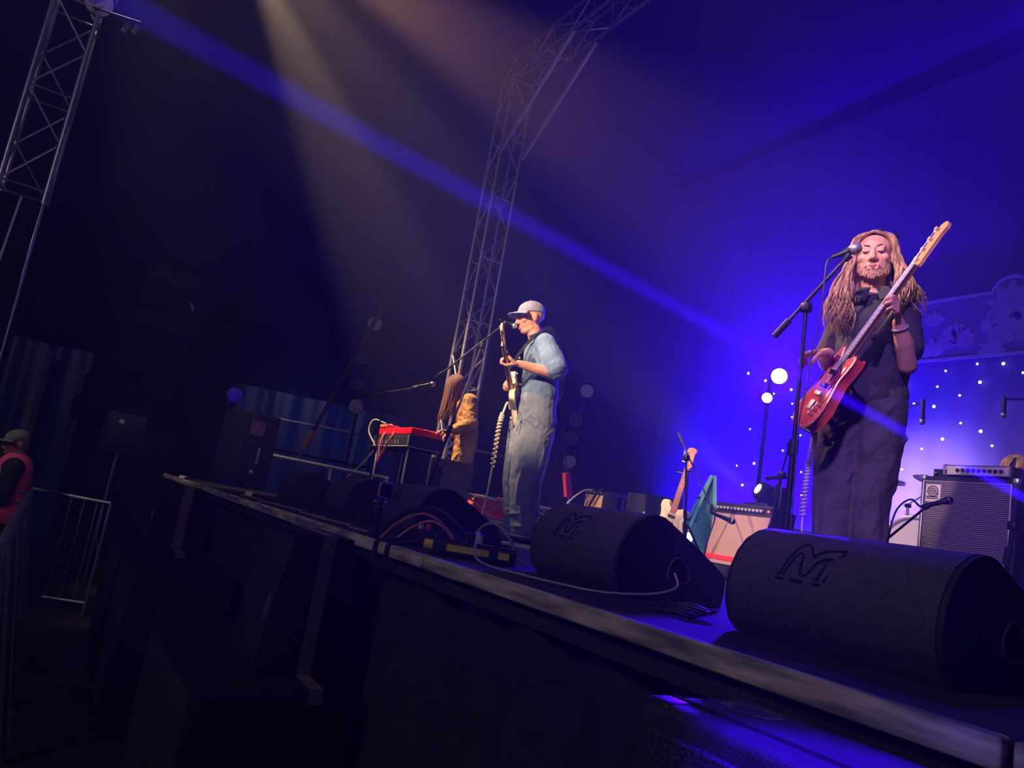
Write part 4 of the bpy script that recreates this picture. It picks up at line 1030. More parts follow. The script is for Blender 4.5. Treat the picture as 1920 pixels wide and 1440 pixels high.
h.build('hair', m_blond, man)
sg = MB()   # sunglasses pushed up on the hair
for x in (.03, .085): sg.ball(hm @ V((x, -.055 + x * .35, .118 - abs(x) * .3)), (.026, .010, .018), (.4, .3, R(25)), 12, 8)
sg.build('sunglasses', m_dark, man)
# shirt
c = MB()
c.chain([(-.135, .065, 1.450), (-.02, .02, 1.470), (.110, -.065, 1.440)], [.074, .100, .074], 18)
c.chain([(-.03, .03, 1.44), (-.035, .03, 1.25), (-.03, .03, 1.05)], [.125, .128, .132], 20)
c.chain([(.050, -.02, 1.42), (.06, -.01, 1.20), (.055, .0, 1.03)], [.105, .108, .102], 20)
c.chain([(-.09, .06, 1.40), (-.10, .04, 1.20), (-.095, .04, 1.06)], [.10, .10, .095], 18)
c.chain([(.122, -.075, 1.445), (.138, -.095, 1.33), (.145, -.10, 1.265)], [.066, .068, .072], 16)
c.chain([(-.145, .075, 1.445), (-.175, .055, 1.32), (-.19, .045, 1.255)], [.066, .068, .070], 16)
q_ = random.Random(4)
folds(c, [(-.03, .03, 1.44), (-.035, .03, 1.25), (-.03, .03, 1.05)], [.125, .128, .132], [(q_.uniform(0, .5), a, q_.uniform(.55, 1), a + q_.uniform(-40, 40), 1) for a in (190, 215, 240, 260, 285, 310, 335)], .010)
folds(c, [(.050, -.02, 1.42), (.06, -.01, 1.20), (.055, .0, 1.03)], [.105, .108, .102], [(q_.uniform(0, .5), a, q_.uniform(.55, 1), a + q_.uniform(-40, 40), 1) for a in (220, 255, 290, 325, 355)], .010)
c.build('shirt', m_shirt, man, remesh=.0075, smoothing=2, disp=(.012, .06))
cl = MB()
for s in (-1, 1): cl.prism([(0, 0), (s * .055, -.012), (s * .075, -.065), (s * .02, -.085)], .006, Matrix.Translation((-.02 + s * .012, -.105 - s * .012, 1.555)) @ Matrix.Rotation(R(72), 4, 'X') @ Matrix.Rotation(R(-s * 12), 4, 'Y'), .001)
cl.build('collar', m_shirt, man)
# wide trousers
c = MB()
c.chain([(-.10, .03, 1.06), (.06, .01, 1.06)], [.115, .115], 18)
for sd_, lp, lr in ((8, [(-.105, .03, 1.02), (-.115, .02, .80), (-.105, .01, .55), (-.095, .01, .30), (-.09, .02, .05)], [.113, .110, .098, .094, .092]), (9, [(.065, .01, 1.02), (.060, .0, .80), (.045, .0, .55), (.045, .01, .30), (.05, .02, .05)], [.110, .110, .090, .088, .088])):
    c.chain(lp, lr, 20); folds(c, lp, lr, leg_folds(sd_, 44), .013)
c.build('trousers', m_trous, man, remesh=.0075, smoothing=2, disp=(.012, .06))
for x in (-.09, .05): shoe(man, Matrix.Translation((x, -.02, .0)) @ Matrix.Rotation(R(-20 if x < 0 else -5), 4, 'Z'))
m_brace = mat('bead_bracelet', (0.5, 0.5, 0.55), 0.3, 0.6)
br = MB(); ctr = V((.104, -.210, 1.325)); a, d, f = frame_to((-.032, -.06, .08))
for k in range(18): br.ball(ctr + a * .033 * math.cos(k * .349) + d * .033 * math.sin(k * .349), .0062, n=8, m=6)
br.build('bracelet', m_brace, man)
# ---- his red guitar: bridge low left, neck up to the right
GM = WM @ axes((-.205, -.235, .985), (.335, -.065, .605), (-.86, -.44, .30))
m_red = two_tone('red_sunburst', (0.30, 0.015, 0.02), (0.62, 0.10, 0.05), 3.5, 0.25, 0.35, 0.7)
m_maple = mat('maple', (0.72, 0.40, 0.16), 0.35, var=0.12, scale=30, stretch=(1, 8, 8))
m_rose = mat('rosewood', (0.06, 0.022, 0.02), 0.75, var=0.3, scale=30, stretch=(1, 8, 8))
m_tort = two_tone('tortoise_guard', (0.14, 0.01, 0.03), (0.40, 0.06, 0.10), 22, 0.25)
guitar('bass_guitar', 'red bass guitar with a maple headstock in the hands of the long-haired player', GM, .70, m_red, m_maple, m_rose, m_tort, 4, .235, 1.0, 1, m_piping, 'guitar')
gs = MB().tube(smooth_path([WM @ V(p) for p in ((.0, -.27, 1.25), (.05, -.185, 1.36), (.085, -.150, 1.45), (.095, -.075, 1.535), (.07, .03, 1.545), (-.03, .165, 1.42), (-.16, .185, 1.25), (-.25, .08, 1.08), (-.27, -.14, .93))], 8), .017, 8, True, .35).build('guitar_strap', m_dark)
tag(gs, 'black guitar strap over the shoulder of the long-haired player', 'strap')
# microphone, stand and cable in front of his face
mic('black vocal microphone in front of the long-haired singer', WM, (-.100, -.36, 1.650), (-.205, -.36, 1.602), .027)
mic_stand('black boom microphone stand in front of the long-haired singer', WM, (-.275, -.35, 0), (-.292, -.35, 1.36), (-.36, -.35, 1.295), (-.150, -.36, 1.590), False)
cable('microphone_cable', 'thin cable hanging from the microphone of the long-haired singer', [WM @ V(p) for p in ((-.205, -.36, 1.602), (-.225, -.37, 1.56), (-.225, -.37, 1.35), (-.25, -.37, 1.12), (-.255, -.37, .98), (-.27, -.372, .80), (-.262, -.365, .5), (-.25, -.36, .2), (-.2, -.33, .012))], .0036, mat('dark_cable', (0.03, 0.03, 0.035), 0.5))
# white coiled lead from his guitar down to the floor
def coil_lead(label, pts, r_coil, turns, r, u0, u1, material):
    base = smooth_path(pts, 40); k = len(base); out = []
    for i, p in enumerate(base):
        u = i / (k - 1); w = 1.0 if u0 < u < u1 else 0.0
        d = (base[min(i + 1, k - 1)] - base[max(i - 1, 0)]).normalized(); a, b2, _ = frame_to(d)
        if w:
            for q in range(6):
                ph = 2 * math.pi * turns * (u + q / 6 / (k - 1)); out.append(p + d * 0 + (a * math.cos(ph) + b2 * math.sin(ph)) * r_coil + (base[min(i + 1, k - 1)] - p) * (q / 6))
        else: out.append(p)
    o = MB().tube(out, r, 6).build('coiled_lead', material); tag(o, label, 'cable'); return o
m_cream = mat('cream_lead', (0.70, 0.62, 0.50), 0.5)
coil_lead('white coiled guitar lead hanging beside the dark trousers', [WM @ V(p) for p in ((-.235, -.20, .875), (-.215, -.12, .80), (-.232, -.06, .66), (-.235, -.05, .45), (-.22, -.05, .22), (-.20, -.06, .012))], .011, 62, .0042, .10, .62, m_cream)

# ================= the singer in denim and a pale cap, in profile towards the crowd
SP, SRZ = (-4.838, 3.057, 0.0), 57.71
WS = frame_mat(SP, SRZ)
sing = thing('person', 'person in washed denim and a pale cap singing into a microphone with a cream guitar', 'person', SP, R(SRZ))
hs_ = Matrix.Translation((-.243, 0, 1.700)) @ Matrix.Rotation(R(-76), 4, 'Z') @ Matrix.Rotation(R(14), 4, 'X')
b = MB()
head_shape(b, hs_, 1.0, 1.0)
b.chain([(-.15, .0, 1.52), (-.19, 0, 1.58), (-.225, 0, 1.66)], [.064, .058, .054])
b.chain([(-.12, -.15, 1.50), (-.13, 0, 1.52), (-.12, .15, 1.50)], [.06, .085, .06])
b.chain([(-.13, 0, 1.48), (-.08, 0, 1.15), (-.08, 0, 1.0)], [.12, .11, .12])
b.chain([(-.10, -.19, 1.48), (.015, -.24, 1.255)], [.050, .043]); b.chain([(.015, -.24, 1.255), (-.12, -.285, 1.262), (-.258, -.322, 1.275)], [.043, .041, .027])
b.chain([(-.12, .19, 1.48), (-.03, .27, 1.23)], [.050, .042]); b.chain([(-.03, .27, 1.23), (-.15, .20, 1.19), (-.275, .085, 1.175)], [.042, .040, .027])
hand(b, (-.264, -.324, 1.275), (-.88, -.05, -.30), (-.25, -.15, .95), (-.2, -.8, .56), ((28, 70, 50), (32, 72, 50), (38, 74, 50), (44, 74, 50)), (.62, .30, .75), 1.0)
hand(b, (-.280, .078, 1.174), (-.8, -.55, .0), (.35, -.5, -.55), (-.2, -.2, 1), ((45, 65, 45), (50, 65, 45), (55, 65, 45), (60, 65, 45)), (.7, .5, .5), .98)
for y in (-.10, .10): b.chain([(-.07, y, .92), (-.09, y, .50), (-.06, y, .10)], [.08, .055, .042])
b.build('body', m_skin, sing, remesh=.0045, smoothing=2)
face_detail(sing, hs_, 1.0, m_lip, m_brow)
c = MB()   # cap: panelled crown, button, brim
dome = MB().ball((0, .012, .055), (.0865, .108, .085), None, 24, 14)
cap_v = [V((p.x, p.y, max(p.z, .045 - .10 * (p.y - .02)*.6))) for p in dome.v]
c.add([hs_ @ p for p in cap_v], dome.f)
capo = c.build('cap_crown', m_cap, sing)
def brim(u, v):
    a = (u - .5) * 2.3; rr = .094 + .085 * v * (1 - .25 * abs(2 * u - 1) ** 2)
    return hs_ @ V((math.sin(a) * rr * .92, -math.cos(a) * rr * 1.02 + .008, .058 - .016 * v - .03 * (math.sin(a) ** 2) * (.4 + .6 * v)))
MB().grid(brim, 24, 8).build('brim', m_cap, capo, solid=.005)
MB().ball(hs_ @ V((0, .014, .141)), (.008, .008, .005)).build('button', m_cap, capo)
# shirt
c = MB()
c.chain([(-.10, -.17, 1.475), (-.125, 0, 1.50), (-.11, .17, 1.475)], [.088, .105, .088], 18)
for y in (-.09, .09): c.chain([(-.125, y, 1.43), (-.095, y, 1.25), (-.075, y, 1.10)], [.125, .135, .138], 20)
c.chain([(-.095, -.19, 1.475), (-.035, -.225, 1.37), (.0, -.24, 1.305)], [.080, .092, .098], 18)
c.chain([(-.11, .19, 1.475), (-.055, .245, 1.34), (-.03, .265, 1.28)], [.080, .090, .095], 18)
q_ = random.Random(3)
for y in (-.09, .09): folds(c, [(-.125, y, 1.43), (-.095, y, 1.25), (-.075, y, 1.10)], [.125, .135, .138], [(q_.random() * .7, q_.uniform(0, 360), q_.random() * .3 + .7, q_.uniform(0, 360) * 0 + q_.uniform(180, 300), 1.0) for k in range(4)] + [(q_.uniform(.5, .9), a, q_.uniform(.6, 1), a + 50, 1.1) for a in (170, 215, 250, 290, 330)], .011)
folds(c, [(-.095, -.19, 1.475), (-.035, -.225, 1.37), (.0, -.24, 1.305)], [.080, .092, .098], [(.1, 200, .9, 230, 1), (.15, 250, .95, 265, 1.1), (.2, 300, .95, 300, 1), (.3, 340, 1, 350, .9), (.5, 180, 1, 200, .9)], .011)
c.build('shirt', m_denim, sing, remesh=.0075, smoothing=2, disp=(.012, .06))
cl = MB().tube(smooth_path([(-.22, -.055, 1.545), (-.16, -.080, 1.575), (-.10, -.06, 1.60), (-.08, 0, 1.605), (-.10, .06, 1.60), (-.16, .08, 1.575), (-.22, .055, 1.545)], 5), .030, 8, True, .30)
cl.build('collar', m_denim, sing)
MB().box((-.235, -.075, 1.155), (.02, .055, .03), (0, R(20), R(-30)), .003).build('belt_patch', mat('leather_patch', (0.55, 0.25, 0.08), 0.6, var=.3, scale=60), sing)
# baggy denim trousers
c = MB()
c.chain([(-.085, -.085, 1.075), (-.085, .085, 1.075)], [.135, .135], 20)
for y, dx in ((-.10, .012), (.10, -.045)):
    lp = [(-.085 + dx * .3, y, 1.06), (-.080 + dx, y, .90), (-.085 + dx, y, .70), (-.090 + dx, y, .48), (-.060 + dx, y, .26), (-.045 + dx, y, .13)]; lr = [.135, .148, .138, .120, .104, .098]
    c.chain(lp, lr, 20); folds(c, lp, lr, leg_folds(5 if y < 0 else 6, 44), .014)
c.tube([(-.03, -.222, 1.02), (-.06, -.248, .86)], .008, 6); c.tube([(-.16, -.20, 1.0), (-.20, -.225, .80)], .008, 6)
c.build('trousers', m_jeans, sing, remesh=.0075, smoothing=2, disp=(.012, .06))
hm_ = MB()
for y, dx in ((-.10, .012), (.10, -.045)): hm_.tube([(-.045 + dx + .104 * math.cos(k * .2618), y + .104 * math.sin(k * .2618), .075) for k in range(25)], .007, 6)
hm_.build('trouser_hem', m_jeans, sing)
for y, dx in ((-.10, .0), (.10, -.06)): shoe(sing, Matrix.Translation((-.045 + dx, y, 0)) @ Matrix.Rotation(R(-80), 4, 'Z'), 1.05)
bt_ = MB()
for z in (1.38, 1.26): bt_.ball((-.275, -.02, z), .007, n=8, m=6)
bt_.build('buttons', m_white, sing)
# ---- cream guitar, edge-on, neck pointing up and towards the camera
GS = WS @ axes((-.268, .035, 1.03), (-.12, -.47, .33), (-.97, .05, -.15))
m_cream_b = mat('cream_lacquer', (0.72, 0.66, 0.50), 0.25, var=0.06)
m_guardw = mat('pale_guard', (0.55, 0.50, 0.42), 0.35)
guitar('electric_guitar', 'cream electric guitar seen edge-on against the denim shirt of the capped singer', GS, .60, m_cream_b, m_maple, m_rose, m_guardw, 6, .17, .95, 1)
m_webs = two_tone('woven_strap', (0.16, 0.17, 0.08), (0.36, 0.36, 0.20), 60, 0.8)
gs = MB().tube(smooth_path([WS @ V(p) for p in ((-.335, -.19, 1.24), (-.25, -.215, 1.42), (-.165, -.185, 1.545), (-.095, -.12, 1.612), (-.02, .0, 1.56), (.055, .10, 1.35), (.06, .17, 1.15), (-.12, .20, 1.0), (-.27, .165, .93))], 8), .027, 8, True, .16).build('guitar_strap', m_webs)
tag(gs, 'green woven guitar strap over the shoulder of the capped singer', 'strap')
mic('small vocal microphone at the lips of the capped singer', WS, (-.345, -.02, 1.618), (-.475, -.06, 1.640), .022, m_ball=m_alu)
mic_stand('black boom microphone stand in front of the capped singer', WS, (-.80, -.30, 0), (-.56, -.15, 1.40), (-.80, -.22, 1.140), (-.44, -.06, 1.60), True, .010)
coil_lead('cream coiled guitar lead hanging from the cream guitar to the pedals', [WS @ V(p) for p in ((-.285, .10, 1.00), (-.31, .05, 1.04), (-.325, -.02, .96), (-.335, -.08, .83), (-.335, -.06, .62), (-.34, -.02, .36), (-.36, 0, .10), (-.36, 0, .03))], .013, 46, .0075, .32, .62, m_cream)

# ================= the keyboard player with long locks, bent over a red keyboard
KP, KRZ = (-7.556, 3.811, 0.0), 63.23
WK = frame_mat(KP, KRZ)
kp = thing('person', 'person with long brown locks in a mustard jacket bent over a red keyboard', 'person', KP, R(KRZ))
hk = Matrix.Translation((-.235, -.02, 1.50)) @ Matrix.Rotation(R(-80), 4, 'Z') @ Matrix.Rotation(R(32), 4, 'X')
b = MB(); head_shape(b, hk, .98)
b.chain([(-.10, 0, 1.36), (-.20, -.01, 1.44)], [.06, .055])
b.chain([(-.08, 0, 1.32), (-.03, 0, 1.05), (-.02, 0, .92)], [.12, .12, .12])
for y, e in ((-.19, -.26), (.19, .26)):
    b.chain([(-.07, y, 1.33), (.0, e, 1.10), (-.20, e * .95, .985)], [.05, .042, .03])
    hand(b, (-.205, e * .95, .985), (-1, -.1, -.12), (0, 0, -1), (0, -y, 0), ((15, 30, 25),) * 4, (.7, .6, .2), .95)
for y in (-.09, .09): b.chain([(-.02, y, .90), (-.04, y, .50), (-.02, y, .10)], [.08, .055, .042])
b.build('body', m_skin, kp, remesh=.006, smoothing=2)
face_detail(kp, hk, .98, m_lip, m_brow)
c = MB()
c.chain([(-.06, -.15, 1.34), (-.07, .15, 1.34)], [.10, .10], 16)
for y in (-.08, .08): c.chain([(-.075, y, 1.29), (-.04, y, 1.10), (-.02, y, .94)], [.125, .130, .128], 18)
for y, e in ((-.18, -.26), (.18, .26)): c.chain([(-.065, y, 1.34), (.005, e, 1.10), (-.15, e * .97, 1.01)], [.088, .080, .058], 16)
for y, e in ((-.18, -.26), (.18, .26)): folds(c, [(-.065, y, 1.34), (.005, e, 1.10), (-.15, e * .97, 1.01)], [.088, .080, .058], leg_folds(21 if y < 0 else 22, 26), .011)
for y in (-.08, .08): folds(c, [(-.075, y, 1.29), (-.04, y, 1.10), (-.02, y, .94)], [.125, .130, .128], leg_folds(23 if y < 0 else 24, 20), .012)
c.build('jacket', m_tan, kp, remesh=.009, smoothing=2, disp=(.014, .06))
c = MB()
for y in (-.09, .09):
    lp = [(-.02, y, .95), (-.02, y, .75), (-.05, y, .45), (-.03, y, .08)]; lr = [.125, .118, .092, .085]
    c.chain(lp, lr, 18); folds(c, lp, lr, leg_folds(25 if y < 0 else 26, 34), .013)
c.build('trousers', m_tan, kp, remesh=.009, smoothing=2, disp=(.014, .06))
for y in (-.09, .09): shoe(kp, Matrix.Translation((-.06, y, 0)) @ Matrix.Rotation(R(-85), 4, 'Z'))
h = MB()
dome = MB().ball((0, .02, .045), (.088, .106, .095), None, 18, 12); h.add([hk @ p for p in dome.v], dome.f)
for i in range(110):
    a = rnd.uniform(-2.4, 2.4); q = rnd.random()
    p0 = hk @ V((.05 * math.sin(a), -.05 * math.cos(a) + .02, .125)); p1 = hk @ V((.098 * math.sin(a), -.110 * math.cos(a) + .015, .05))
    p2 = p1 + V((.006 * math.sin(a * 5), .006 * math.cos(a * 3), -.14)); p3 = p2 + V((-.012 * rnd.random(), .02 * rnd.uniform(-1, 1), -.14 - .04 * q)); p4 = p3 + V((-.02 * rnd.random(), .02 * rnd.uniform(-1, 1), -.06 - .06 * q))
    lock(h, p0, [p1, p2, p3, p4], .0115, .006, 9, rnd.uniform(0, 6.3), .8)
h.build('locks', m_dread, kp)

# ================= the steward in a pink vest at the left edge
TP = (-8.60, -0.30, GZ)
st = thing('person', 'person in a pink high-visibility vest and a cap at the left edge', 'person', TP, R(88))
hst = Matrix.Translation((-.02, 0, 1.585)) @ Matrix.Rotation(R(-70), 4, 'Z') @ Matrix.Rotation(R(12), 4, 'X')
b = MB(); head_shape(b, hst, 1.0)
b.chain([(.03, 0, 1.42), (.0, 0, 1.53)], [.06, .055]); b.chain([(.02, 0, 1.36), (.03, 0, 1.0)], [.12, .12])
b.chain([(.02, -.19, 1.37), (.0, -.24, 1.10), (-.16, -.16, .98)], [.055, .045, .03]); b.chain([(.02, .19, 1.37), (.0, .24, 1.10), (-.16, .16, .98)], [.055, .045, .03])
hand(b, (-.165, -.158, .98), (-1, .3, -.2), (0, .8, -.4), (0, 0, 1), ((25, 40, 30),) * 4); hand(b, (-.165, .158, .98), (-1, -.3, -.2), (0, -.8, -.4), (0, 0, 1), ((25, 40, 30),) * 4)
for y in (-.10, .10): b.chain([(.02, y, .90), (.02, y, .5), (.02, y, .10)], [.08, .055, .042])
b.build('body', mat('skin_tan', (0.33, 0.17, 0.12), 0.55, var=.1), st, remesh=.007, smoothing=2)
face_detail(st, hst, 1.0, m_lip, m_brow)
m_dgreen = mat('dark_green_jersey', (0.02, 0.03, 0.022), 0.9, var=.2)
c = MB()
c.chain([(.02, -.17, 1.37), (.02, .17, 1.37)], [.10, .10]); c.chain([(.02, -.06, 1.32), (.03, -.06, .98)], [.14, .15]); c.chain([(.02, .06, 1.32), (.03, .06, .98)], [.14, .15])
for y in (-1, 1): c.chain([(.02, y * .19, 1.37), (.0, y * .24, 1.10), (-.12, y * .18, 1.0)], [.085, .07, .05])
c.build('jersey', m_dgreen, st, remesh=.012, smoothing=2)
m_pink = mat('fluorescent_pink', (0.95, 0.10, 0.22), 0.7, var=.12); m_refl = mat('reflective_band', (0.42, 0.36, 0.34), 0.4)
v = MB(); v.chain([(.02, -.06, 1.36), (.03, -.06, .95)], [.155, .172]); v.chain([(.02, .06, 1.36), (.03, .06, .95)], [.155, .172]); v.chain([(.025, -.10, 1.42), (.025, .10, 1.42)], [.075, .075])
vest = v.build('vest', m_pink, st, remesh=.012, smoothing=2)
for z in (1.08, 1.17): MB().tube([(.03 + .160 * math.cos(k * .2618), .218 * math.sin(k * .2618), z) for k in range(25)], .024, 8, False, .3).build('reflective_band', m_refl, vest)
c = MB()
for y in (-.10, .10): c.chain([(.02, y, .95), (.02, y, .5), (.02, y, .08)], [.12, .09, .08])
c.build('trousers', m_cloth, st, remesh=.012, smoothing=2)
for y in (-.1, .1): shoe(st, Matrix.Translation((-.02, y, 0)) @ Matrix.Rotation(R(-85), 4, 'Z'))
c = MB(); dome = MB().ball((0, .012, .055), (.088, .11, .085), None, 20, 12)
c.add([hst @ V((p.x, p.y, max(p.z, .05))) for p in dome.v], dome.f)
m_khaki = mat('khaki_cap', (0.20, 0.20, 0.15), 0.85)
cp = c.build('cap_crown', m_khaki, st)
def brim2(u, v):
    a = (u - .5) * 2.2; rr = .094 + .075 * v
    return hst @ V((math.sin(a) * rr * .9, -math.cos(a) * rr + .008, .06 - .012 * v - .02 * math.sin(a) ** 2))
MB().grid(brim2, 20, 6).build('brim', m_khaki, cp, solid=.005)

# ================= the drummer, mostly hidden behind the bass cabinet
DP = (-3.58, 7.10, 0.2)
drm = thing('person', 'person with curly fair hair seated at the drums, singing, at the right edge', 'person', DP, R(27))
hd2 = Matrix.Translation((.03, -.06, 1.12)) @ Matrix.Rotation(R(22), 4, 'Z') @ Matrix.Rotation(R(14), 4, 'X')
b = MB(); head_shape(b, hd2, 1.0)
b.chain([(.02, 0, .92), (.025, -.03, 1.06)], [.06, .055]); b.chain([(.02, .02, .90), (.02, .05, .56)], [.12, .13])
for x in (-1, 1):
    b.chain([(.02 + x * .18, .02, .90), (.02 + x * .26, -.06, .66), (.02 + x * .16, -.28, .66)], [.05, .042, .03])
    hand(b, (.02 + x * .158, -.285, .66), (-x * .2, -1, -.05), (0, 0, -1), (-x, 0, 0), ((50, 60, 40),) * 4)
    b.chain([(.02 + x * .1, .05, .50), (.02 + x * .18, -.36, .50), (.02 + x * .18, -.36, .08)], [.08, .06, .045])
b.build('body', m_skin, drm, remesh=.006, smoothing=2)
face_detail(drm, hd2, 1.0, m_lip, m_brow)
c = MB(); c.chain([(-.15, .02, .90), (.19, .02, .90)], [.09, .09]); c.chain([(.02, .02, .86), (.02, .05, .55)], [.16, .17])
for x in (-1, 1): c.chain([(.02 + x * .18, .02, .90), (.02 + x * .25, -.04, .74)], [.08, .075])
c.build('shirt', m_shirt, drm, remesh=.012, smoothing=2)
c = MB()
for x in (-1, 1): c.chain([(.02 + x * .1, .05, .50), (.02 + x * .18, -.36, .50), (.02 + x * .18, -.36, .08)], [.11, .085, .07])
c.build('trousers', m_trous, drm, remesh=.012, smoothing=2)
for x in (-1, 1): shoe(drm, Matrix.Translation((.02 + x * .18, -.38, 0)))
h = MB()
for i in range(120):
    a = rnd.uniform(-2.6, 2.6); e = rnd.uniform(.0, 1.2)
    p0 = hd2 @ V((.07 * math.sin(a), .07 * math.cos(a) + .02, .05 + .08 * math.sin(e))); p1 = hd2 @ V((.115 * math.sin(a), .115 * math.cos(a) + .02, .06)); p2 = hd2 @ V((.13 * math.sin(a), .13 * math.cos(a) + .02, -.06)); p3 = hd2 @ V((.14 * math.sin(a), .13 * math.cos(a) + .02, -.17 - .06 * rnd.random()))
    if math.cos(a) < -.55: continue
    lock(h, p0, [p1, p2, p3], .012, .014, 16, rnd.uniform(0, 6.3), .7)
dome = MB().ball((0, .035, .055), (.088, .095, .085), None, 18, 12); h.add([hd2 @ p for p in dome.v], dome.f)
h.build('curly_hair', m_blond, drm)
sl = thing('drum_stool', 'round black drum stool under the drummer', 'stool', (-3.57, 7.16, 0.2))
MB().lathe([(.001, .40), (.15, .40), (.16, .43), (.15, .455), (.001, .46)], (0, 0, 0), (0, 0, 1), 28).build('seat', m_dark, sl)
MB().tube([(0, 0, .2), (0, 0, .41)], .02, 8).build('post', m_alu, sl)
for a in (0, 120, 240): MB().tube([(0, 0, .25), (.22 * math.cos(R(a)), .22 * math.sin(R(a)), .01)], .012, 6).build('leg', m_alu, sl)
WD = frame_mat(DP, 27)
mic('black vocal microphone in front of the face of the drummer', WD, (.10, -.20, 1.085), (.22, -.30, 1.13), .026, m_ball=m_dark)
mic_stand('boom microphone stand at the right edge, in front of the drummer', WD, (.75, -.40, -.2), (.60, -.40, 1.06), (.70, -.40, 1.02), (.24, -.31, 1.13))
# ---------------------------------------------------------------- keyboard rig
m_redk = mat('red_lacquer', (0.80, 0.015, 0.02), 0.35, var=0.05)
m_keyw = mat('ivory_keys', (0.70, 0.68, 0.62), 0.35, var=0.03)
kb = thing('keyboard', 'bright red stage keyboard in front of the player with long locks', 'keyboard', (-8.02, 3.30, 0.865))
MB().box((0, 0, 0.045), (1.00, 0.36, 0.075), None, 0.008).build('case', m_redk, kb)
MB().box((0, 0.085, 0.086), (0.92, 0.15, 0.012), None, 0.003).build('white_keys', m_keyw, kb)
m = MB()
for k in range(36):
    if k % 7 in (0, 1, 3, 4, 5): m.box((-0.44 + k * 0.0255, 0.055, 0.096), (0.012, 0.09, 0.012))
m.build('black_keys', m_dark, kb)
m = MB()
for k in range(14): m.cyl((-0.40 + k * .06, -0.08, .080), (-0.40 + k * .06, -0.08, .098), 0.010)
m.build('knobs', m_dark, kb)
MB().box((0, 0, 0.0045), (0.99, 0.35, 0.008)).build('underside', m_dark, kb)
kt = thing('keyboard_case', 'open black keyboard case with a pale rim carrying the red keyboard', 'keyboard case', (-8.02, 3.30, 0.735))
MB().box((0, 0, 0.065), (1.04, 0.40, 0.125), None, 0.006).build('shell', m_black, kt)
m = MB(); x, y = .523, .203
m.tube([(-x, -y, .004), (x, -y, .004), (x, y, .004), (-x, y, .004), (-x, -y, .004)], .007, 6); m.tube([(x, -y, 0), (x, -y, .125)], .008, 6); m.tube([(x, y, 0), (x, y, .125)], .008, 6)
m.build('rim', m_piping, kt)
m = MB()
for k in range(9): MB().box((-.46 + k * .09, -.204, .05), (.05, .006, .045)).build('latch', m_steel, kt)
kstd = thing('keyboard_stand', 'thin four-legged stand under the black keyboard case', 'keyboard stand', (-8.02, 3.30, 0))
for sx in (-.46, .46):
    for sy in (-.16, .16): MB().tube([(sx, sy, 0), (sx, sy, .72)], .011, 8).build('leg', m_piping if sx > 0 else m_steel, kstd)
m = MB()
for sx in (-.46, .46): m.tube([(sx, -.17, .722), (sx, .17, .722)], .012, 6)
m.build('crossbar', m_dark, kstd)
# small box of effects on the far end with a bundle of leads
fx = thing('effects_box', 'small effects box with knobs on the far end of the red keyboard', 'effects pedal', (-8.38, 3.20, 0.953))
MB().box((0, 0, .022), (.24, .16, .038), None, .005).build('housing', mat('orange_enamel', (0.75, 0.22, 0.06), 0.4), fx)
for k in range(4): MB().cyl((-.08 + k * .05, 0, .040), (-.08 + k * .05, 0, .058), .012).build('knob', m_white, fx)
cable('audio_cable', 'white lead looping off the back of the red keyboard', [(-8.30, 3.12, 1.0), (-8.38, 3.0, 1.02), (-8.36, 2.96, .88), (-8.20, 3.02, .70), (-8.12, 3.02, .52), (-8.10, 3.0, .25), (-8.0, 2.9, .012)], .009, m_white)
cable('audio_cable', 'pink lead hanging in a loop behind the red keyboard', [(-7.95, 3.11, .90), (-7.96, 3.07, .80), (-8.06, 3.04, .62), (-8.14, 3.05, .55), (-8.17, 3.06, .62), (-8.19, 3.06, .78), (-8.20, 3.10, .90)], .012, mat('pink_lead', (0.65, 0.15, 0.16), .5))
cable('audio_cable', 'thin black lead running from the keyboard down to the rail', [(-8.25, 3.10, .90), (-8.30, 3.0, .6), (-8.36, 2.8, .3), (-8.40, 2.6, .012)], .007, m_steel)
mic_stand('boom microphone stand behind the red keyboard', Matrix.Identity(4), (-7.56, 2.80, 0), (-7.575, 2.774, 1.232), (-7.64, 2.64, 1.19), (-7.44, 3.03, 1.345), True, .009)
mic('vocal microphone on the boom over the red keyboard', Matrix.Identity(4), (-7.355, 3.20, 1.425), (-7.455, 3.01, 1.350), .026, m_ball=m_alu)
sf = thing('side_monitor', 'brown-lit upright monitor speaker below the keyboard player', 'loudspeaker', (-6.62, 3.22, 0), R(-25))
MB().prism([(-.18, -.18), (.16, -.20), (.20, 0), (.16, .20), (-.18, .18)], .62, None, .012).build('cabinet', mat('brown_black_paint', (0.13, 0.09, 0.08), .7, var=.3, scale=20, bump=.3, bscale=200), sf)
MB().box((.183, -.10, .30), (.012, .17, .5), (0, 0, R(12)), .003).build('grille', m_grille, sf)
MB().box((-.184, 0, .36), (.012, .14, .10), None, .005).build('handle', m_dark, sf)
# tall dark cabinet and stands behind the keyboard
ck = thing('speaker_cabinet', 'tall dark speaker cabinet behind the keyboard player with a small badge', 'loudspeaker', (-10.1, 4.55, 0), R(20))
MB().box((0, 0, 0.95), (.6, .62, 1.9), None, .012).build('cabinet', m_black, ck)
MB().box((.305, 0, .95), (.012, .54, 1.78), None, .004).build('grille', m_grille, ck)
MB().box((.315, -.08, 1.12), (.008, .05, .11), None, .003).build('badge', m_white, ck)
MB().box((.315, .02, 1.62), (.008, .07, .04), None, .003).build('label_plate', m_white, ck)

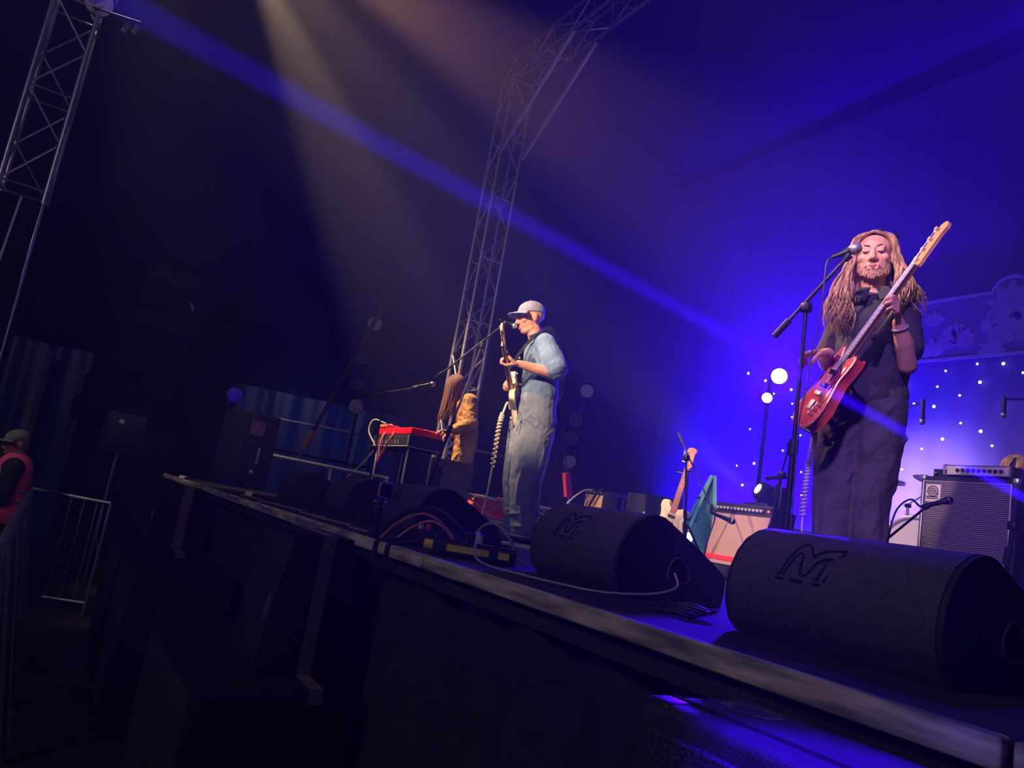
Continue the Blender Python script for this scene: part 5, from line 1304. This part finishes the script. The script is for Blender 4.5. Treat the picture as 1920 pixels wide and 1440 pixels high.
# ---------------------------------------------------------------- cream guitar on its stand, small combo, red bag
GG = axes((-4.845, 4.395, 0.335), (.13, .03, .60), (.45, -.88, .0))
guitar('electric_guitar', 'cream electric guitar with a rosewood neck resting on a stand beside the tan amplifier', GG, .515, m_cream_b, mat('amber_maple', (0.70, 0.26, 0.10), .35, var=.12), mat('brown_rosewood', (0.34, 0.10, 0.06), .5, var=.2), m_guardw, 6, .165, .82, 1)
gst = thing('guitar_stand', 'black folding guitar stand holding the cream guitar', 'guitar stand', (-4.76, 4.50, 0))
yk = V((-4.735, 4.425, .80))
MB().tube([(-4.76, 4.52, .10), yk], .011, 8).build('post', m_dark, gst, world=True)
for p in ((-4.98, 4.42), (-4.60, 4.36), (-4.72, 4.80)): MB().tube([(-4.76, 4.52, .38), (p[0], p[1], .012)], .011, 8).build('leg', m_dark, gst, world=True)
MB().tube(smooth_path([yk + V((-.06, -.06, 0)), yk + V((-.05, .0, 0)), yk + V((0, .015, 0)), yk + V((.05, 0, 0)), yk + V((.06, -.06, 0))], 4), .009, 8).build('yoke', m_dark, gst, world=True)
MB().tube([(-4.93, 4.34, .16), (-4.90, 4.44, .16), (-4.76, 4.50, .2), (-4.74, 4.42, .18), (-4.74, 4.33, .18)], .011, 8).build('cradle', m_dark, gst, world=True)
mic_stand('black boom stand angled down to the tan amplifier', Matrix.Identity(4), (-4.62, 4.42, 0), (-4.40, 4.08, .86), (-4.52, 4.14, .98), (-4.22, 4.22, .52), True, .009)
mic('black microphone pointing at the grille of the tan amplifier', Matrix.Identity(4), (-4.13, 4.37, .44), (-4.22, 4.21, .482), .024, m_ball=m_dark)
cable('microphone_cable', 'thin black cable drooping across the grille of the tan amplifier', [(-4.22, 4.21, .482), (-4.19, 4.20, .54), (-4.17, 4.22, .44), (-4.28, 4.28, .25), (-4.38, 4.36, .05), (-4.45, 4.3, .01)], .005, m_dark)
sc_ = thing('small_amplifier', 'small cream-grilled guitar amplifier upstage of the middle floor monitor', 'guitar amplifier', (-6.62, 5.02, .28), R(6))
MB().box((0, 0, .18), (.30, .20, .35), None, .01).build('cabinet', m_tolex, sc_)
MB().box((0, -.102, .165), (.262, .008, .27), None, .003).build('grille', mat('cream_weave', (0.75, 0.50, 0.24), .8, var=.1, scale=90), sc_)
MB().box((0, -.10, .325), (.27, .006, .03)).build('control_strip', m_dark, sc_)
for k in range(5): MB().cyl((-.10 + k * .05, -.103, .325), (-.10 + k * .05, -.118, .325), .009).build('knob', m_piping, sc_)
MB().box((-.09, -.108, .20), (.012, .004, .06), (0, R(25), 0)).build('emblem', m_dark, sc_)
cr = thing('equipment_crate', 'black crate carrying the small cream-grilled amplifier', 'crate', (-6.62, 5.02, 0), R(6))
MB().box((0, 0, .139), (.42, .36, .278), None, .01).build('crate_body', m_black, cr)
m = MB()
for z in (.02, .262): m.box((0, 0, z), (.43, .37, .02))
m.build('edge_trim', m_dark, cr)
ab = MB().tube(smooth_path([(-6.70, 4.87, .30), (-6.60, 4.85, .42), (-6.50, 4.86, .58), (-6.44, 4.90, .66)], 5), .013, 8).build('microphone_clamp_arm', m_dark); tag(ab, 'thin black arm leaning across the small cream-grilled amplifier', 'microphone arm')
cable('audio_cable', 'white lead arching up to the small cream-grilled amplifier', [(-6.95, 4.65, .01), (-6.93, 4.70, .25), (-6.86, 4.78, .46), (-6.74, 4.86, .60), (-6.64, 4.92, .63)], .009, m_white)
bx = thing('speaker_cabinet', 'dark square cabinet beside the small cream-grilled amplifier', 'loudspeaker', (-6.18, 5.38, 0), R(10))
MB().box((0, 0, .33), (.42, .40, .66), None, .01).build('cabinet', m_black, bx)
MB().box((0, -.203, .33), (.36, .01, .58), None, .003).build('grille', m_grille, bx)
MB().ball((.05, -.212, .47), (.012, .006, .012)).build('badge', m_white, bx)
rb = thing('equipment_bag', 'red soft equipment bag lying behind the legs of the capped singer', 'bag', (-8.70, 5.05, 0), R(88))
b = MB(); b.chain([(-.42, 0, .16), (.42, 0, .18)], [.17, .16], 16); b.chain([(-.36, -.05, .30), (.36, 0, .31)], [.11, .12], 14)
b.build('bag_body', mat('red_nylon', (0.62, 0.05, 0.04), .7, var=.25, scale=7, bump=.4, bscale=10), rb, remesh=.014, smoothing=3, disp=(.05, .14))
MB().tube(smooth_path([(-.2, -.12, .40), (-.1, -.16, .50), (.1, -.16, .50), (.2, -.12, .41)], 5), .014, 8).build('handle', m_dark, rb)
MB().tube([(-.45, -.07, .36), (.45, -.03, .385)], .006, 6).build('zip', m_dark, rb)
# teal sheet over an A-frame with a bare floor lamp in front
af = thing('step_ladder', 'teal A-frame behind the cream guitar on its stand', 'step ladder', (-5.62, 5.42, 0))
for p0, p1 in (((-5.80, 5.28, 0), (-5.52, 5.48, .92)), ((-5.52, 5.62, 0), (-5.50, 5.50, .92)), ((-5.60, 5.20, 0), (-5.50, 5.46, .92)), ((-5.36, 5.52, 0), (-5.48, 5.48, .92))):
    MB().tube([p0, p1], .020, 4).build('rail', m_teal, af, world=True)
m = MB()
for t in (.25, .5, .75): m.box(V((-5.80, 5.28, 0)).lerp(V((-5.52, 5.48, .92)), t).lerp(V((-5.60, 5.20, 0)).lerp(V((-5.50, 5.46, .92)), t), .5), (.22 * (1.1 - t), .07, .02), (0, 0, R(-22)))
m.build('tread', m_dark, af, world=True)
MB().add([V((-5.80, 5.29, .02)), V((-5.52, 5.62, .02)), V((-5.50, 5.50, .88)), V((-5.52, 5.48, .88))], [(0, 1, 2, 3)]).build('sheet', m_teal, af, world=True, solid=.006)
fl = thing('floor_lamp', 'small glaring white lamp on the floor beside the tan amplifier', 'floor lamp', (-5.13, 4.93, 0))
MB().box((0, 0, .12), (.12, .12, .235), None, .01).build('housing', m_dark, fl)
MB().ball((.0, -.03, .285), (.04, .04, .045)).build('bulb', m_hot, fl)
ll = bpy.data.lights.new('floor_lamp_light', 'POINT'); ll.energy = 12; ll.color = (.8, .9, 1); ll.shadow_soft_size = .05
lo = bpy.data.objects.new('floor_lamp_light', ll); COL.objects.link(lo); lo.location = (-5.11, 4.80, .30)

# ---------------------------------------------------------------- stands and microphones around the bass cabinet
mic_stand('short black boom stand aimed at the badge of the bass cabinet', Matrix.Identity(4), (-2.98, 4.20, 0), (-2.91, 4.26, .36), (-2.93, 4.25, .34), (-2.74, 4.46, .66), True, .010)
mic('black microphone in front of the lined grille of the bass cabinet', Matrix.Identity(4), (-2.66, 4.58, .735), (-2.75, 4.44, .665), .026, m_ball=m_dark)
cable('microphone_cable', 'thin black cable looping from the microphone in front of the bass cabinet', [(-2.75, 4.44, .665), (-2.80, 4.40, .70), (-2.86, 4.36, .60), (-2.88, 4.34, .35), (-2.87, 4.34, .1), (-2.86, 4.33, .01)], .006, m_dark)
mic_stand('grey folded tripod stand at the right edge in front of the bass cabinet', Matrix.Identity(4), (-2.40, 4.68, 0), (-2.33, 4.63, .62), (-2.345, 4.64, .50), (-2.24, 4.59, 1.06), True, .013)
mic_stand('black empty boom stand behind the stand of the long-haired singer', Matrix.Identity(4), (-3.68, 4.19, 0), (-3.58, 4.19, .78), (-3.60, 4.19, .72), (-3.54, 4.18, .97), True, .010)

# ---------------------------------------------------------------- along the stage lip: camera, power strip, pedals, cables
ac = thing('action_camera', 'tiny action camera in a frame on a clamp at the stage lip', 'camera', (-3.28, 1.285, 0.0), R(29))
MB().box((0, 0, .215), (.030, .075, .056), None, .008).build('camera_body', m_dark, ac)
m = MB(); yy, zz = .044, .034
pts = [(yy * math.copysign(abs(math.cos(a_ * .19635)) ** .35, math.cos(a_ * .19635)), zz * math.copysign(abs(math.sin(a_ * .19635)) ** .35, math.sin(a_ * .19635))) for a_ in range(32)]
m.tube([(0.012, p[0], .215 + p[1]) for p in pts + pts[:1]], .006, 8, False)
m.build('frame', mat('pink_grey_frame', (0.42, 0.16, 0.26), .35), ac)
MB().box((.0162, 0, .215), (.001, .060, .044)).build('screen', mat('dark_screen', (0.01, 0.01, 0.03), .1), ac)
MB().box((0, 0, .165), (.02, .018, .05), None, .004).build('mount', m_dark, ac)
MB().ball((0, 0, .135), .018).build('ball_joint', m_dark, ac)
MB().tube([(0, 0, .13), (0, 0, .03)], .013, 8).build('arm', m_dark, ac)
MB().box((0, 0, .018), (.05, .06, .036), None, .006).build('clamp', m_dark, ac)
for y in (-.02, .02): MB().cyl((-.005, y - .02, .165), (-.005, y + .02, .165), .007).build('thumbscrew', m_alu, ac)
m_yel = mat('yellow_tape', (0.62, 0.52, 0.03), .6, var=.15, scale=60)
ps = thing('power_strip', 'black power strip with yellow tape bands at the stage lip', 'power strip', (-2.78, 1.52, 0), R(66))
MB().box((0, 0, .033), (.34, .09, .062), None, .012).build('housing', m_black, ps)
for x, w in ((-.03, .17), (.115, .045)): MB().box((x, -.046, .036), (w, .003, .026)).build('yellow_tape', m_yel, ps)
MB().cyl((-.17, 0, .032), (-.205, 0, .032), .022).build('cable_gland', m_yel, ps)
MB().box((0, 0, .0655), (.32, .08, .004)).build('socket_panel', m_dark, ps)
for i, x in enumerate((-.02, .015, .09)): MB().box((x, .01, .085), (.025, .03, .04), None, .005).build('plug', m_piping if i == 1 else m_dark, ps)
pb = thing('pedalboard', 'black pedalboard at the feet of the capped singer', 'pedalboard', (-4.05, 2.12, 0), R(58))
MB().box((0, 0, .02), (.62, .32, .035), None, .006).build('board', m_dark, pb)
PC = [('midnight blue effects pedal with a lit lamp', (.02, .02, .35), (.15, .2, 1)), ('cream effects pedal', (.6, .55, .45), None), ('bronze effects pedal', (.35, .2, .1), None), ('orange effects pedal', (.75, .25, .06), (1, .2, .1)), ('silver effects pedal', (.45, .45, .48), None), ('grey effects pedal with a white lamp', (.2, .2, .22), (1, 1, .9))]
for i, (lab, colr, led) in enumerate(PC):
    q = Matrix.Translation((-4.05, 2.12, .038)) @ Matrix.Rotation(R(58), 4, 'Z') @ V((-.24 + (i % 3) * .20, -.07 + (i // 3) * .14, 0))
    pd = thing('effects_pedal', lab + ' on the pedalboard by the capped singer', 'effects pedal', q, R(58))
    MB().prism([(-.035, -.055), (.035, -.055), (.035, .055), (-.035, .055)], .04, None, .004).build('housing', mat('pedal_' + lab.split()[0], colr, .4, .3, var=.1), pd)
    MB().cyl((0, -.03, .04), (0, -.03, .052), .009).build('footswitch', m_alu, pd)
    for x in (-.018, .018): MB().cyl((x, .03, .04), (x, .03, .055), .008).build('knob', m_dark, pd)
    if led: MB().ball((0, .0, .042), .006).build('indicator', mat('led_%d' % i, led, .3, emit=led, estr=14), pd)
sbx = thing('stage_box', 'black stage box with plugged cables at the stage lip', 'stage box', (-3.16, 1.50, 0), R(20))
MB().box((0, 0, .04), (.22, .14, .075), None, .006).build('housing', m_black, sbx)
for i in range(4): MB().cyl((-.075 + i * .05, 0, .077), (-.075 + i * .05, 0, .105), .012).build('plug', [m_piping, mat('red_plug', (.5, .05, .05), .5), m_dark, m_steel][i], sbx)
m_cab = mat('black_cable', (0.022, 0.022, 0.024), .5); m_cabg = mat('grey_cable', (0.20, 0.18, 0.16), .5); m_cabr = mat('rust_cable', (0.42, 0.14, 0.08), .5)
cable('stage_cable', 'black cable arching over the stage box by the capped singer', [(-3.30, 1.30, .01), (-3.22, 1.32, .08), (-3.12, 1.36, .15), (-3.0, 1.42, .175), (-2.92, 1.50, .12), (-2.90, 1.62, .02)], .008, m_cab)
cable('stage_cable', 'rust-coloured cable looping beside the stage box', [(-3.20, 1.28, .012), (-3.15, 1.33, .09), (-3.07, 1.40, .145), (-3.02, 1.47, .12), (-3.03, 1.50, .08)], .006, m_cabr)
cable('stage_cable', 'rust-coloured cable curling behind the stage box', [(-3.12, 1.31, .012), (-3.09, 1.37, .08), (-3.03, 1.43, .12), (-2.98, 1.5, .08), (-2.97, 1.53, .012)], .006, m_cabr)
cable('stage_cable', 'pale-banded cable hooping up right of the stage box', [(-2.97, 1.58, .012), (-2.95, 1.62, .12), (-2.90, 1.66, .155), (-2.83, 1.70, .11), (-2.80, 1.74, .03), (-2.78, 1.78, .01)], .008, m_cabg)
cable('stage_cable', 'thin black cable trailing from the stage box to the power strip', [(-3.05, 1.52, .1), (-2.98, 1.52, .07), (-2.90, 1.53, .02), (-2.86, 1.53, .03), (-2.84, 1.50, .08)], .005, m_cab)
cable('stage_cable', 'dark cable hanging over the stage lip below the stage box', [(-3.04, 1.42, .02), (-3.06, 1.34, .03), (-3.06, 1.25, .014), (-3.06, 1.212, .006), (-3.06, 1.208, -.06)], .009, m_cab)
cable('stage_cable', 'second dark cable hanging over the stage lip, right of the first', [(-2.86, 1.44, .012), (-2.92, 1.34, .03), (-2.93, 1.25, .014), (-2.93, 1.212, .006), (-2.93, 1.208, -.06)], .009, m_cab)
cable('stage_cable', 'pale lilac lead running from the power strip along the middle floor monitor', [(-2.83, 1.57, .10), (-2.74, 1.50, .11), (-2.66, 1.46, .03), (-2.52, 1.44, .008), (-2.3, 1.45, .008), (-2.12, 1.50, .008), (-2.0, 1.58, .01), (-1.93, 1.72, .03), (-1.95, 1.84, .06), (-2.02, 1.89, .10)], .0042, mat('lilac_cable', (0.30, 0.26, 0.36), .5))
cl = MB()
for k in range(4):
    c0 = V((-1.72 + .012 * k, 1.62 + .01 * k, .008 + .007 * k)); cl.tube([c0 + V((.085 * math.cos(a * .2618), .05 * math.sin(a * .2618), .004 * math.sin(a))) for a in range(25)], .005, 6, False)
tag(cl.build('coiled_cable', m_cab), 'black cable coiled on the deck between the two front floor monitors', 'cable')
for i, (x0, y0) in enumerate(((-4.0, 1.36), (-5.0, 1.38), (-6.0, 1.35))):
    cable('stage_cable', ['black cable lying along the stage lip in front of the keyboard monitor', 'black cable lying along the stage lip beside the little camera', 'black cable lying along the far end of the stage lip'][i],
          [(x0 + .5, y0 + .06, .008), (x0 + .2, y0, .008), (x0 - .1, y0 + .07, .008), (x0 - .5, y0 + .01, .008), (x0 - .8, y0 + .1, .008)], .007, m_cabg)
for i, (x, y) in enumerate(((-6.5, 1.42), (-8.9, 1.22))):
    pl = thing('cable_plug', ['white plug lying in front of the furthest floor monitor', 'white plug at the far left corner of the stage lip'][i], 'plug', (x, y, 0.0), R(40))
    MB().box((0, 0, .022), (.07, .05, .042), None, .008).build('plug_body', m_white, pl)
    MB().cyl((.03, 0, .022), (.06, 0, .022), .012).build('collar', m_dark, pl)
